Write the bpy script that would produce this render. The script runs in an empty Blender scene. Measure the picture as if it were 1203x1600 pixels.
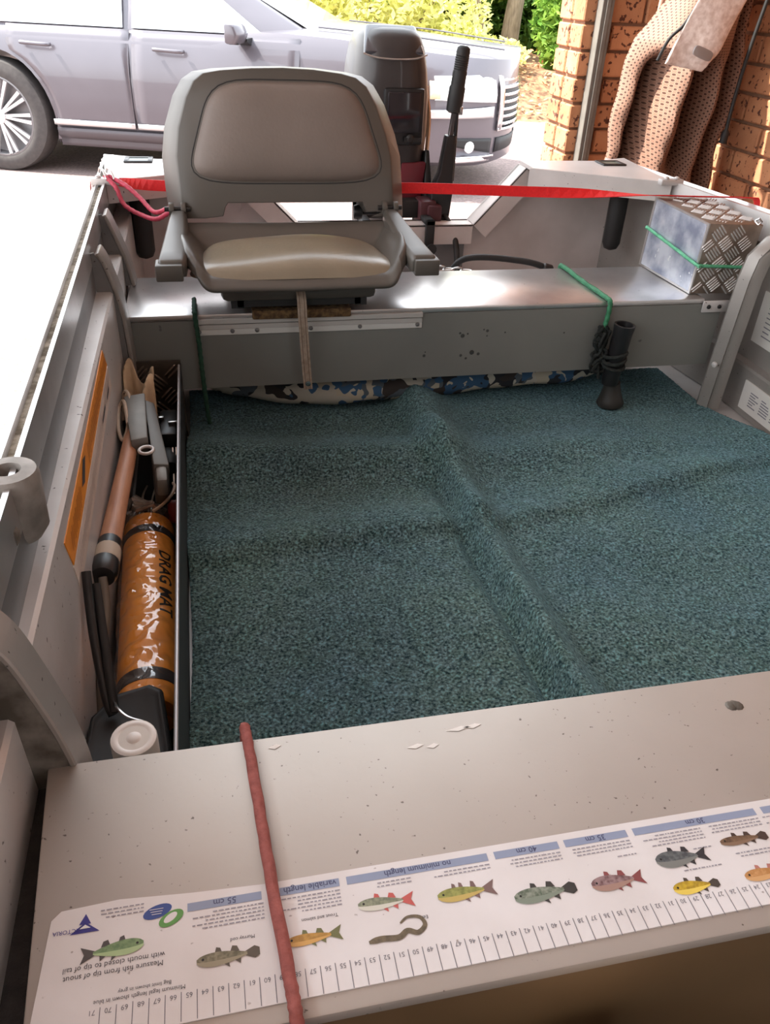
import bpy, bmesh, math, random
from mathutils import Vector, Matrix, noise
random.seed(7)
sc = bpy.context.scene
COL = sc.collection
rad = math.radians

# ------------------------------------------------------------------ camera
def make_camera():
    yaw, pitch, roll = rad(13.15), rad(33.8), rad(-2.75)
    f = Vector((math.sin(yaw)*math.cos(pitch), math.cos(yaw)*math.cos(pitch), -math.sin(pitch)))
    rt = Vector((math.cos(yaw), -math.sin(yaw), 0))
    dn = f.cross(rt)
    r2 = math.cos(roll)*rt + math.sin(roll)*dn
    d2 = -math.sin(roll)*rt + math.cos(roll)*dn
    m = Matrix((r2, -d2, -f)).transposed().to_4x4()
    m.translation = Vector((0, 0, .552))
    cd = bpy.data.cameras.new('camera')
    cd.sensor_fit = 'VERTICAL'; cd.sensor_height = 36.0
    cd.lens = 36.0*1240/1600
    cd.clip_start = .02; cd.clip_end = 200
    o = bpy.data.objects.new('camera', cd); COL.objects.link(o)
    o.matrix_world = m
    sc.camera = o
make_camera()

# ------------------------------------------------------------------ sky, sun, exposure
w = bpy.data.worlds.new('sky'); sc.world = w; w.use_nodes = True
wn = w.node_tree.nodes; wl = w.node_tree.links
bg = wn['Background']
tc = wn.new('ShaderNodeTexCoord'); sx = wn.new('ShaderNodeSeparateXYZ'); cr = wn.new('ShaderNodeValToRGB')
wl.new(tc.outputs['Generated'], sx.inputs[0]); wl.new(sx.outputs['Z'], cr.inputs[0]); wl.new(cr.outputs[0], bg.inputs[0])
cr.color_ramp.elements[0].position = 0; cr.color_ramp.elements[0].color = (.985, .985, .985, 1)
cr.color_ramp.elements[1].position = .6; cr.color_ramp.elements[1].color = (.86, .93, 1, 1)
bg.inputs[1].default_value = 2.0
sd = bpy.data.lights.new('sun', 'SUN'); sd.energy = 8.0; sd.angle = rad(1.5); sd.color = (1, .95, .86)
so = bpy.data.objects.new('sun', sd); COL.objects.link(so)
so.location = (-3, 6, 8)
so.rotation_euler = Vector((-.70, .22, .95)).to_track_quat('Z', 'Y').to_euler()
sc.view_settings.view_transform = 'Standard'
sc.view_settings.look = 'None'
sc.view_settings.gamma = 1.0
sc.view_settings.use_curve_mapping = False
sc.view_settings.exposure = 1.12

# ------------------------------------------------------------------ materials
def srgb(r, g, b):
    def c(v):
        v /= 255.0
        return v/12.92 if v <= .04045 else ((v+.055)/1.055)**2.4
    return (c(r), c(g), c(b), 1)
MATS = {}
def mat(name, col, rough=.5, metal=0.0, col2=None, nscale=20, namt=.5, ncontrast=.25, speck=None, bump=None, spec=.5, coat=0,
        stretch=None, world=False, ior=None, emis=None):
    """procedural material: two-tone noise, optional specks (scale, threshold, colour), optional bump (scale, strength)"""
    if name in MATS: return MATS[name]
    m = bpy.data.materials.new(name); m.use_nodes = True
    nt = m.node_tree; n = nt.nodes; l = nt.links
    b = n['Principled BSDF']
    b.inputs['Roughness'].default_value = rough
    b.inputs['Metallic'].default_value = metal
    b.inputs['Specular IOR Level'].default_value = spec
    b.inputs['Coat Weight'].default_value = coat
    co = n.new('ShaderNodeNewGeometry').outputs['Position'] if world else n.new('ShaderNodeTexCoord').outputs['Object']
    if stretch:
        mp = n.new('ShaderNodeMapping'); mp.inputs['Scale'].default_value = stretch
        l.new(co, mp.inputs[0]); co = mp.outputs[0]
    out = None
    if col2:
        nz = n.new('ShaderNodeTexNoise'); nz.inputs['Scale'].default_value = nscale; nz.inputs['Detail'].default_value = 5
        l.new(co, nz.inputs['Vector'])
        rp = n.new('ShaderNodeValToRGB')
        rp.color_ramp.elements[0].position = namt-ncontrast; rp.color_ramp.elements[1].position = namt+ncontrast
        rp.color_ramp.elements[0].color = col; rp.color_ramp.elements[1].color = col2
        l.new(nz.outputs[0], rp.inputs[0]); out = rp.outputs[0]
    if speck:
        s, th, c = speck
        nz = n.new('ShaderNodeTexNoise'); nz.inputs['Scale'].default_value = s; nz.inputs['Detail'].default_value = 2
        l.new(co, nz.inputs['Vector'])
        rp = n.new('ShaderNodeValToRGB')
        rp.color_ramp.elements[0].position = th; rp.color_ramp.elements[1].position = min(1, th+.05)
        rp.color_ramp.elements[0].color = (0,0,0,1); rp.color_ramp.elements[1].color = (1,1,1,1)
        l.new(nz.outputs[0], rp.inputs[0])
        mx = n.new('ShaderNodeMix'); mx.data_type = 'RGBA'
        l.new(rp.outputs[0], mx.inputs['Factor'])
        if out: l.new(out, mx.inputs['A'])
        else: mx.inputs['A'].default_value = col
        mx.inputs['B'].default_value = c
        out = mx.outputs['Result']
    if out: l.new(out, b.inputs['Base Color'])
    else: b.inputs['Base Color'].default_value = col
    if bump:
        nz = n.new('ShaderNodeTexNoise'); nz.inputs['Scale'].default_value = bump[0]; nz.inputs['Detail'].default_value = 4
        l.new(co, nz.inputs['Vector'])
        bp = n.new('ShaderNodeBump'); bp.inputs['Strength'].default_value = bump[1]; bp.inputs['Distance'].default_value = .004
        l.new(nz.outputs[0], bp.inputs['Height']); l.new(bp.outputs[0], b.inputs['Normal'])
    if emis:
        b.inputs['Emission Color'].default_value = emis[0]; b.inputs['Emission Strength'].default_value = emis[1]
    MATS[name] = m
    return m

alu = mat('aluminium', srgb(208,204,202), .42, .3, srgb(182,178,175), 9, .5, .3, speck=(140,.70,srgb(80,74,70)), bump=(60,.05))
alu_bright = mat('bright_aluminium', srgb(212,208,206), .28, .8, srgb(176,172,170), 12, .5, .3, speck=(170,.72,srgb(120,114,110)), bump=(50,.05))
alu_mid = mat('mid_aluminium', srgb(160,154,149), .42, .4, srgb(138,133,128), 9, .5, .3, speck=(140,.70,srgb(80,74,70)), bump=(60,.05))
skylit_alu = mat('skylit_aluminium', srgb(226,222,220), .35, .3, srgb(208,204,202), 9, .5, .3)  # aluminium whitened to stand for sky reflected on decks and right rail
alu_dark = mat('weathered_aluminium', srgb(140,138,138), .45, .6, srgb(104,101,100), 7, .5, .3, speck=(110,.70,srgb(70,64,60)), bump=(60,.06))
alu_dirty = mat('dirty_aluminium', srgb(132,126,118), .65, .4, srgb(84,78,70), 38, .5, .14, bump=(70,.1))
alu_bench = mat('bench_aluminium', srgb(184,176,169), .5, .45, srgb(170,162,154), 6, .5, .3, speck=(210,.715,srgb(104,96,90)), bump=(90,.04))
alu_painted = mat('painted_bench_grey', srgb(128,128,123), .55, .15, srgb(112,113,109), 5, .5, .3, speck=(34,.735,srgb(70,72,70)), bump=(40,.04))
alu_pink = mat('transom_aluminium', srgb(216,206,202), .5, .15, srgb(190,180,175), 11, .5, .3, speck=(40,.74,srgb(96,88,82)), bump=(40,.06))
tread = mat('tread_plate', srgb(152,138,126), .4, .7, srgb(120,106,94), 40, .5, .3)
tread_shaded = mat('shaded_tread_plate', srgb(96,86,76), .5, .55, srgb(70,62,54), 30, .5, .3)  # tread plate darkened to stand for shade inside the side tray
mirror = mat('cloud_reflection_sheet', srgb(214,218,228), .25, .5, srgb(142,148,168), 15, .5, .12, speck=(60,.68,srgb(236,238,242)), bump=(14,.12))  # pale blotches paint cloudy reflections into the colour
black = mat('black_plastic', srgb(26,25,26), .38)
blackmat = mat('black_rubber', srgb(30,29,29), .62)
white = mat('white_plastic', srgb(222,218,212), .4, col2=srgb(205,200,192), nscale=20)
sticker_w = mat('sticker_white', srgb(226,222,222), .3, col2=srgb(214,208,206), nscale=16, speck=(150,.74,srgb(160,150,146)))
steel = mat('steel', srgb(190,188,186), .25, 1)
rust = mat('brown_coir', srgb(112,88,56), .95, col2=srgb(66,46,28), nscale=120, ncontrast=.15, bump=(200,.6))
print_grey = mat('print_grey', srgb(112,110,118), .5)
print_dark = mat('print_dark', srgb(62,58,64), .5)
print_black = mat('print_black', srgb(22,18,16), .5)
print_blue = mat('print_header_blue', srgb(140,150,174), .45)

# ------------------------------------------------------------------ mesh helpers
class MB:
    def __init__(s): s.v = []; s.f = []; s.m = []; s.mats = []; s.cur = 0; s.uv = None
    def mat(s, m):
        if m not in s.mats: s.mats.append(m)
        s.cur = s.mats.index(m); return s
    def add(s, vs, fs):
        o = len(s.v); s.v += [Vector(v) for v in vs]
        for f in fs: s.f.append([i+o for i in f]); s.m.append(s.cur)
        return s
    def box(s, c, size, rot=None):
        hx, hy, hz = size[0]/2, size[1]/2, size[2]/2
        R = rot if rot else Matrix.Identity(3)
        c = Vector(c)
        vs = [c + R @ Vector((x*hx, y*hy, z*hz)) for x in (-1,1) for y in (-1,1) for z in (-1,1)]
        return s.add(vs, [(0,1,3,2),(4,6,7,5),(0,4,5,1),(2,3,7,6),(0,2,6,4),(1,5,7,3)])
    def box2(s, a, b):
        return s.box([(a[i]+b[i])/2 for i in range(3)], [abs(b[i]-a[i]) for i in range(3)])
    def hexa(s, bot, top):
        """two rings of equal count joined, capped"""
        n = len(bot)
        fs = [tuple(range(n-1,-1,-1)), tuple(range(n,2*n))]
        for i in range(n): fs.append((i,(i+1)%n,n+(i+1)%n,n+i))
        return s.add(list(bot)+list(top), fs)
    def rings(s, rs, cap0=True, cap1=True, closed=True):
        n = len(rs[0]); vs = [p for r in rs for p in r]; fs = []
        for k in range(len(rs)-1):
            for i in range(n if closed else n-1):
                j = (i+1) % n
                fs.append((k*n+i, k*n+j, (k+1)*n+j, (k+1)*n+i))
        if cap0: fs.append(tuple(range(n-1,-1,-1)))
        if cap1: fs.append(tuple(range((len(rs)-1)*n, len(rs)*n)))
        return s.add(vs, fs)
    def tube(s, pts, r, seg=10, twist=None, closed=False):
        pts = [Vector(p) for p in pts]; n = len(pts)
        rr = r if isinstance(r, (list, tuple)) else [r]*n
        up = None; rs = []; L = 0
        for i, p in enumerate(pts):
            t = (pts[min(i+1,n-1)]-pts[max(i-1,0)]).normalized()
            if up is None:
                up = Vector((0,0,1)) if abs(t.z) < .9 else Vector((1,0,0))
            a = t.cross(up)
            if a.length < 1e-6: a = t.orthogonal()
            a.normalize(); b = a.cross(t); up = b
            if i: L += (p-pts[i-1]).length
            ring = []
            for k in range(seg):
                th = 2*math.pi*k/seg
                q = rr[i]*(1+(twist[0]*math.cos(twist[1]*th - twist[2]*L) if twist else 0))
                ring.append(p + a*math.cos(th)*q + b*math.sin(th)*q)
            rs.append(ring)
        return s.rings(rs, True, True)
    def lathe(s, c, prof, axis=(0,0,1), seg=24):
        """prof: (radius, height) pairs along axis"""
        ax = Vector(axis).normalized(); a = ax.orthogonal().normalized(); b = ax.cross(a); c = Vector(c)
        rs = [[c + ax*h + (a*math.cos(2*math.pi*k/seg)+b*math.sin(2*math.pi*k/seg))*max(r,1e-4) for k in range(seg)] for r, h in prof]
        return s.rings(rs)
    def grid(s, fn, nu, nv):
        vs = [fn(i/nu, j/nv) for j in range(nv+1) for i in range(nu+1)]
        fs = [(j*(nu+1)+i, j*(nu+1)+i+1, (j+1)*(nu+1)+i+1, (j+1)*(nu+1)+i) for j in range(nv) for i in range(nu)]
        return s.add(vs, fs)
    def prism(s, poly, d):
        d = Vector(d)
        a = [Vector(p) for p in poly]; b = [p+d for p in a]
        return s.hexa(a, b)
    def xz(s, poly, y0, y1):
        return s.hexa([(x,y0,z) for x,z in poly], [(x,y1,z) for x,z in poly])
    def yz(s, poly, x0, x1):
        return s.hexa([(x0,y,z) for y,z in poly], [(x1,y,z) for y,z in poly])
    def xy(s, poly, z0, z1):
        return s.hexa([(x,y,z0) for x,y in poly], [(x,y,z1) for x,y in poly])
    def build(s, name, m=None, parent=None, smooth=False, bevel=0, segs=2, solid=0, sub=0, kind=None, label=None, uvs=None):
        me = bpy.data.meshes.new(name)
        if parent is not None: org = ORG[parent]
        else:
            xs = [v.x for v in s.v]; ys = [v.y for v in s.v]; zs = [v.z for v in s.v]
            org = Vector(((min(xs)+max(xs))/2, (min(ys)+max(ys))/2, min(zs)))
        me.from_pydata([v-org for v in s.v], [], s.f)
        if m is not None and not s.mats: me.materials.append(m)
        else:
            for q in s.mats: me.materials.append(q)
            for p, k in zip(me.polygons, s.m): p.material_index = k
        bm = bmesh.new(); bm.from_mesh(me); bmesh.ops.recalc_face_normals(bm, faces=bm.faces)
        if bevel:
            ed = [e for e in bm.edges if len(e.link_faces) == 2 and e.calc_face_angle(0) > rad(32)]
            bmesh.ops.bevel(bm, geom=ed, offset=bevel, segments=segs, profile=.5, affect='EDGES', clamp_overlap=True)
        bm.to_mesh(me); bm.free()
        if uvs:
            ul = me.uv_layers.new(name='UVMap')
            for lp in me.loops: ul.data[lp.index].uv = uvs[lp.vertex_index]
        if smooth or bevel:
            for p in me.polygons: p.use_smooth = True
            try: me.set_sharp_from_angle(angle=rad(50 if smooth else 35))
            except Exception: pass
        o = bpy.data.objects.new(name, me); COL.objects.link(o)
        ORG[o] = org
        if parent is not None: o.parent = parent
        else: o.location = org
        if solid:
            md = o.modifiers.new('solid', 'SOLIDIFY'); md.thickness = solid; md.offset = 0
        if sub:
            md = o.modifiers.new('sub', 'SUBSURF'); md.levels = sub; md.render_levels = sub
        if kind: o['kind'] = kind
        if label: o['label'] = label
        return o
ORG = {}
def thing(name, loc, label, cat, group=None):
    o = bpy.data.objects.new(name, None); COL.objects.link(o); o.location = loc; ORG[o] = Vector(loc)
    o.empty_display_size = .05
    return tag(o, label, cat, group)
def tag(o, label, cat, group=None):
    o['label'] = label; o['category'] = cat
    if group: o['group'] = group
    return o
def struct(o):
    o['kind'] = 'structure'; return o
def spline(pts, n=8):
    """Catmull-Rom through points"""
    P = [Vector(p) for p in pts]; out = []
    for i in range(len(P)-1):
        p0 = P[max(i-1,0)]; p1 = P[i]; p2 = P[i+1]; p3 = P[min(i+2,len(P)-1)]
        for k in range(n):
            t = k/n
            out.append(.5*((2*p1)+(p2-p0)*t+(2*p0-5*p1+4*p2-p3)*t*t+(3*p1-p0-3*p2+p3)*t**3))
    out.append(P[-1]); return out
def ss(a, b, x):
    if a == b: return float(x > a)
    t = max(0, min(1, (x-a)/(b-a))); return t*t*(3-2*t)
def text_mesh(s, size, xf, mb, align='CENTER', shear=0, bold=0):
    """flat lettering: FONT curve turned into faces; xf maps (x, y) of the text to a 3-D point"""
    cu = bpy.data.curves.new('lettering', 'FONT'); cu.body = s; cu.size = size; cu.align_x = align; cu.resolution_u = 2
    cu.shear = shear; cu.offset = bold
    o = bpy.data.objects.new('lettering', cu); COL.objects.link(o)
    dg = bpy.context.evaluated_depsgraph_get(); ev = o.evaluated_get(dg); me = ev.to_mesh()
    mb.add([xf(v.co.x, v.co.y) for v in me.vertices], [tuple(p.vertices) for p in me.polygons])
    ev.to_mesh_clear(); bpy.data.objects.remove(o); bpy.data.curves.remove(cu)
def quad(mb, xf, x0, y0, x1, y1):
    mb.add([xf(x0,y0), xf(x1,y0), xf(x1,y1), xf(x0,y1)], [(0,1,2,3)])
def tread_bars(mb, o, u, v, W, H, cell=.04, L=.026, wd=.0045, h=.0022, off=0):
    """five-bar tread pattern on the rectangle o + u*[0,W] + v*[0,H]"""
    o = Vector(o); u = Vector(u).normalized(); v = Vector(v).normalized(); n = u.cross(v)
    r2 = math.sqrt(.5); da = (u+v)*r2; db = (u-v)*r2
    ni = int((W+H)/cell)+3
    for i in range(-ni, ni):
        for j in range(-ni, ni):
            c = o + da*(i+.5)*cell + db*(j+.5)*cell + u*off
            d, p = (da, db) if (i+j) % 2 else (db, da)
            for k in range(-2, 3):
                q = c + p*k*cell*.19
                lx = (q-o).dot(u); ly = (q-o).dot(v); m_ = L*.30
                if not (m_ < lx < W-m_ and m_ < ly < H-m_): continue
                e = d*L/2; s_ = p*wd/2
                mb.add([q-e, q-e*.75-s_, q+e*.75-s_, q+e, q+e*.75+s_, q-e*.75+s_, q-e*.7+n*h, q+e*.7+n*h],
                       [(0,1,6),(1,2,7,6),(2,3,7),(3,4,7),(4,5,6,7),(5,0,6)])

# ------------------------------------------------------------------ setting: driveway, carport roof, brick walls, garden bed
GZ = -.66
drive_m = mat('driveway', srgb(150,130,127), .9, col2=srgb(108,94,91), nscale=60, ncontrast=.2, speck=(260,.66,srgb(110,96,90)), bump=(180,.3), world=True)
struct(MB().box2((-16,-4,GZ-.2),(14,9.6,GZ)).build('driveway', drive_m))
roof_m = mat('roof_sheet', srgb(228,224,218), .6)
rf = MB()
RY0, RZ = -2.2, 2.20
for i in range(23):                                   # ribbed steel sheet, its front edge just above the bow
    x = -2.15+i*.2
    rf.box2((x,RY0,RZ),(x+.2,2.80,RZ+.015)); rf.box2((x+.08,RY0,RZ-.02),(x+.12,2.80,RZ))
struct(rf.build('ceiling', roof_m))
mortar = mat('mortar', srgb(150,112,88), .9, col2=srgb(120,88,68), nscale=40, world=True, bump=(80,.3))
WX, WY, PX = 1.70, 2.90, 1.273                        # right wall face, return wall face, return wall end
wr = struct(MB().box2((WX+.012,-1.2,GZ),(WX+.2,WY+.2,RZ-.02)).build('wall_right', mortar))
wb = struct(MB().box2((PX+.012,WY+.012,GZ),(WX+.012,WY+.21,RZ-.02)).build('wall_back', mortar))
struct(MB().box2((-1.9,-2.2,GZ),(WX+.2,-2.1,RZ-.02)).build('wall_front', mat('garage_panel', srgb(140,130,122), .7)))

def brick_material():
    m = mat('brick', srgb(204,148,108), .85, col2=srgb(178,118,82), nscale=7, ncontrast=.2, speck=(56,.605,srgb(92,52,38)), bump=(120,.35), world=True)
    nt = m.node_tree; n = nt.nodes; l = nt.links
    b = n['Principled BSDF']; src = b.inputs['Base Color'].links[0].from_socket
    oi = n.new('ShaderNodeObjectInfo'); mr = n.new('ShaderNodeMapRange')
    mr.inputs['To Min'].default_value = .78; mr.inputs['To Max'].default_value = 1.12
    hs = n.new('ShaderNodeHueSaturation')
    l.new(oi.outputs['Random'], mr.inputs['Value']); l.new(mr.outputs[0], hs.inputs['Value']); l.new(src, hs.inputs['Color'])
    l.new(hs.outputs[0], b.inputs['Base Color'])
    return m
brick_m = brick_material()
def brick_mesh(size):
    o = MB().box((0,0,0), size).build('brick', brick_m, bevel=.004, segs=1)
    me = o.data; me.transform(Matrix.Translation((0,0,-size[2]/2)))
    bpy.data.objects.remove(o); return me
BL, BH, PCH = .214, .0705, .08
ME_R = brick_mesh((.1, BL, BH)); ME_B = brick_mesh((BL, .1, BH)); ME_S = brick_mesh((.1, .1, BH)); ME_H = brick_mesh((.1, .1, BH))
def put_brick(me, c, parent):
    o = bpy.data.objects.new('brick', me); COL.objects.link(o); o.parent = parent
    o.location = Vector(c)-ORG[parent]
    o.rotation_euler = (random.uniform(-.006,.006), random.uniform(-.006,.006), random.uniform(-.008,.008))
for k in range(20):
    z = GZ+.04+k*PCH
    hs = .5 if k % 2 else 0
    for i in range(10):                               # right wall, from the corner towards the camera
        y = WY-.05-BL/2-(i-hs)*(BL+.01)
        if y+BL/2 > WY: continue
        put_brick(ME_R, (WX+.05+random.uniform(-.002,.002), y, z), wr)
    x = PX                                            # return wall with its end bricks
    if k % 2:
        put_brick(ME_S, (x+.05, WY+.05, z), wb); x += .11
    while x < WX-.05:
        if x+BL > WX+.03:
            put_brick(ME_H, (x+.05, WY+.05, z), wb); x += .11
        else:
            put_brick(ME_B, (x+BL/2, WY+.05+random.uniform(-.002,.002), z), wb); x += BL+.01
    put_brick(ME_S, (PX+.05, WY+.16, z), wb)
tr = MB()                                             # roller door track: steel channel standing against the return wall
def track_x(z): return 1.325+.010*(z+.66)
tr.box2((1.312,2.853,GZ),(1.352,2.857,RZ-.02)); tr.box2((1.312,2.857,GZ),(1.316,2.897,RZ-.02)); tr.box2((1.348,2.857,GZ),(1.352,2.897,RZ-.02))
tr.box2((1.325,2.848,GZ),(1.339,2.853,RZ-.02))
struct(tr.build('trim_1', mat('galvanised_steel', srgb(124,120,113), .6, .2, srgb(108,104,98), 30), bevel=.001, segs=1))
bed_m = mat('garden_mulch', srgb(150,110,78), .95, col2=srgb(86,60,40), nscale=14, ncontrast=.12, bump=(60,.5), world=True)
def bedf(u, v):
    x = -6+u*18; y = 8.6+v*9
    hgt = .42*ss(0,.28,v)+.25*ss(.3,1,v)+.03*math.sin(x*5+y*3)+.03*math.sin(y*7-x*2)
    return (x, y, GZ-.02+hgt)
garden = struct(MB().grid(bedf, 60, 30).build('garden_bed', bed_m, smooth=True))

# ------------------------------------------------------------------ the boat
boat = thing('aluminium_boat', (.46,1.2,GZ), 'open grey aluminium dinghy with two bench seats, filling the foreground', 'boat')
def gx(y): return -.2257-.0165*(y-.9)                 # outer edge of the left rail
def gr(y): return 1.263 if y < 1.6 else 1.263-.137*(y-1.6)   # outer edge of the right rail
def sweep(mb, poly, ys, fx):
    mb.rings([[(fx(y)+dx, y, z) for dx, z in poly] for y in ys])
YS = [-.35,.3,.9,1.5,2.0,2.27]; YR = [-.35,.3,.9,1.3,1.6,1.8,2.0,2.25]
railL = [(-.002,.12),(0,.150),(.009,.154),(.0115,.147),(.0205,.147),(.022,.157),(.0275,.157),(.029,.112),(.025,.112),(.022,.138),(.006,.138)]
b_ = MB(); sweep(b_, railL, YS, gx); b_.build('gunwale', alu_bright, boat)
b_ = MB(); sweep(b_, [(.0112,.1462),(.0112,.1482),(.0208,.1484),(.0208,.1462)], [.2+k*.05 for k in range(42)], gx)
b_.build('groove_dirt', mat('rail_dirt', srgb(150,142,128), .9, .1, srgb(92,82,66), 70, .5, .12, bump=(120,.5)), boat)
b_ = MB(); sweep(b_, [(-p[0],p[1]) for p in [(0,.10),(0,.150),(.012,.156),(.016,.150),(.044,.150),(.048,.158),(.056,.158),(.058,.10),(.053,.10),(.05,.138),(.006,.138)]], YR, gr)
b_.build('gunwale', skylit_alu, boat)
# left hull: dark upper strake, pale ledge, lower side
b_ = MB(); sweep(b_, [(.0235,.112),(.0285,.112),(.0285,.066),(.0235,.060)], YS, lambda y: gx(y)); b_.build('upper_strake', alu_dark, boat)
def lowf(y): return -.181
b_ = MB(); b_.rings([[(gx(y)+.0235,y,.060),(gx(y)+.0285,y,.066),(-.182,y,.066),(-.178,y,.062),(-.1775,y,-.26),(-.19,y,-.26),(-.19,y,.050)] for y in YS])
b_.build('hull_side', alu, boat)
b_ = MB(); b_.rings([[(gx(y)-.002,y,.12),(gx(y)+.004,y,.12),(-.19,y,-.26),(.46,y,-.64),(.46,y,-.66),(-.2,y,-.28)] for y in YS]); b_.build('hull_skin', alu_dark, boat)
# right hull
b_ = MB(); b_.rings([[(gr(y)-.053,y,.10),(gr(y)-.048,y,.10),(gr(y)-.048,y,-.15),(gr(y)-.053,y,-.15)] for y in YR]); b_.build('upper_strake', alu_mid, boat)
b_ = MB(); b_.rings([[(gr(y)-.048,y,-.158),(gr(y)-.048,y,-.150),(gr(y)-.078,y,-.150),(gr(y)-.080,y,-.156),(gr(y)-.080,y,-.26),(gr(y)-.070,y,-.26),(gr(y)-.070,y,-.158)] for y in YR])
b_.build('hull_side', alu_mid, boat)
b_ = MB(); b_.rings([[(gr(y)+.002,y,.11),(gr(y)-.004,y,.11),(gr(y)-.045,y,-.265),(.46,y,-.64),(.46,y,-.66),(gr(y)-.04,y,-.29)] for y in YR]); b_.build('hull_skin', alu_dark, boat)
b_ = MB(); b_.box2((-.19,.0,-.275),(1.20,2.25,-.262)); b_.build('boat_floor', alu, boat)
# transom with the motor cut-out: plate, then cap frame along its top
TY = 2.15
def tr_pts(): return [(-.25,.150),(.09,.150),(.235,.004),(.712,.004),(.845,.150),(1.17,.150)]
b_ = MB(); P = tr_pts()
b_.xz([(-.245,-.27)]+P+[(1.165,-.27)], TY+.05, TY+.062); b_.build('transom', alu_pink, boat)
b_ = MB()
for (x0,z0),(x1,z1) in zip(P[1:4],P[2:5]):            # cap: top face and an inner flange below it
    d = Vector((x1-x0,0,z1-z0)).normalized(); n = Vector((d.z,0,-d.x))
    if n.z > 0: n = -n
    a = Vector((x0,0,z0)); b = Vector((x1,0,z1))
    for (o0,o1,y0,y1) in ((0,.005,TY,TY+.065),(0,.052,TY,TY+.006)):
        b_.hexa([a+n*o0+Vector((0,y0,0)), b+n*o0+Vector((0,y0,0)), b+n*o1+Vector((0,y0,0)), a+n*o1+Vector((0,y0,0))],
                [a+n*o0+Vector((0,y1,0)), b+n*o0+Vector((0,y1,0)), b+n*o1+Vector((0,y1,0)), a+n*o1+Vector((0,y1,0))])
b_.build('transom_cap', alu_pink, boat, bevel=.001, segs=1)
b_ = MB(); b_.box2((.5,2.175,-.2),(.70,2.20,-.005)); b_.build('motor_pad', alu_dark, boat, bevel=.003)
# engine well: slanted splash tray between the transom and the aft bench
b_ = MB(); b_.hexa([(-.17,1.80,-.262),(1.10,1.80,-.262),(1.15,2.2,-.20),(-.2,2.2,-.20)],[(-.17,1.80,-.25),(1.10,1.80,-.25),(1.15,2.2,-.19),(-.2,2.2,-.19)])
b_.build('stern_tray', alu_pink, boat)
# corner decks with turned-down lips, rod holders in each
def corner_deck(A, Bp, Cp, s):
    b = MB(); z0, z1 = .150, .160
    b.hexa([(*A,z0),(*Bp,z0),(*Cp,z0)],[(*A,z1),(*Bp,z1),(*Cp,z1)])
    b.build('corner_deck', skylit_alu, boat, bevel=.0015, segs=1)
    l = MB(); d = (Vector((*Cp,0))-Vector((*Bp,0))); n = Vector((d.y,-d.x,0)).normalized()
    if n.y > 0: n = -n
    q0 = Vector((*Bp,0)); q1 = Vector((*Cp,0))
    l.hexa([q0+Vector((0,0,.158)), q1+Vector((0,0,.158)), q1+n*.004+Vector((0,0,.112)), q0+n*.004+Vector((0,0,.112))],
           [q0-n*.004+Vector((0,0,.158)), q1-n*.004+Vector((0,0,.158)), q1-n*.002+Vector((0,0,.112)), q0-n*.002+Vector((0,0,.112))])
    l.build('deck_lip', alu, boat)
corner_deck((-.245,2.262), (-.215,1.945), (.095,2.10), -1)
corner_deck((1.172,2.245), (1.150,1.925), (.835,2.10), 1)
b_ = MB(); b_.hexa([(-.245,2.2,.150),(.09,2.2,.150),(.09,2.11,.150),(-.2,2.11,.150)],[(-.245,2.2,.1595),(.09,2.2,.1595),(.09,2.11,.1595),(-.2,2.11,.1595)]); b_.build('corner_deck_filler', skylit_alu, boat)
b_ = MB(); b_.hexa([(1.165,2.2,.150),(.845,2.2,.150),(.845,2.11,.150),(1.14,2.11,.150)],[(1.165,2.2,.1595),(.845,2.2,.1595),(.845,2.11,.1595),(1.14,2.11,.1595)]); b_.build('corner_deck_filler', skylit_alu, boat)
for (x, y, tx, ty, lab) in ((-.155,2.175,-.157,2.06,None),(1.088,2.155,1.085,2.06,None)):
    fl = MB()
    for sx in (-1,1): fl.box2((x+sx*.028-.006,y-.027,.160),(x+sx*.028+.006,y+.027,.1645))
    for sy in (-1,1): fl.box2((x-.034,y+sy*.024-.006,.160),(x+.034,y+sy*.024+.006,.1645))
    h = fl.build('rod_holder', black, boat, bevel=.002)
    MB().box2((x-.027,y-.019,.1602),(x+.027,y+.019,.163)).build('holder_mouth', mat('holder_mouth', srgb(70,92,84), .3), h)  # green tint stands for a glint in the holder mouth
    t_ = MB(); t_.lathe((tx,ty,-.045), [(.004,0),(.018,.006),(.024,.02),(.0245,.10),(.024,.155),(.02,.16)], seg=20)
    t_.build('holder_tube', blackmat, h, smooth=True)
# rail end clips on the corners
for (x,y) in ((-.215,1.945),(1.148,1.93)):
    k_ = MB(); k_.box2((x-.03,y-.010,.152),(x+.03,y+.012,.166)); k_.lathe((x-.014,y,.166),[(.007,0),(.007,.004),(.002,.006)],seg=10); k_.lathe((x+.014,y,.166),[(.007,0),(.007,.004),(.002,.006)],seg=10)
    k_.build('rail_clip', alu, boat, bevel=.002)
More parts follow.
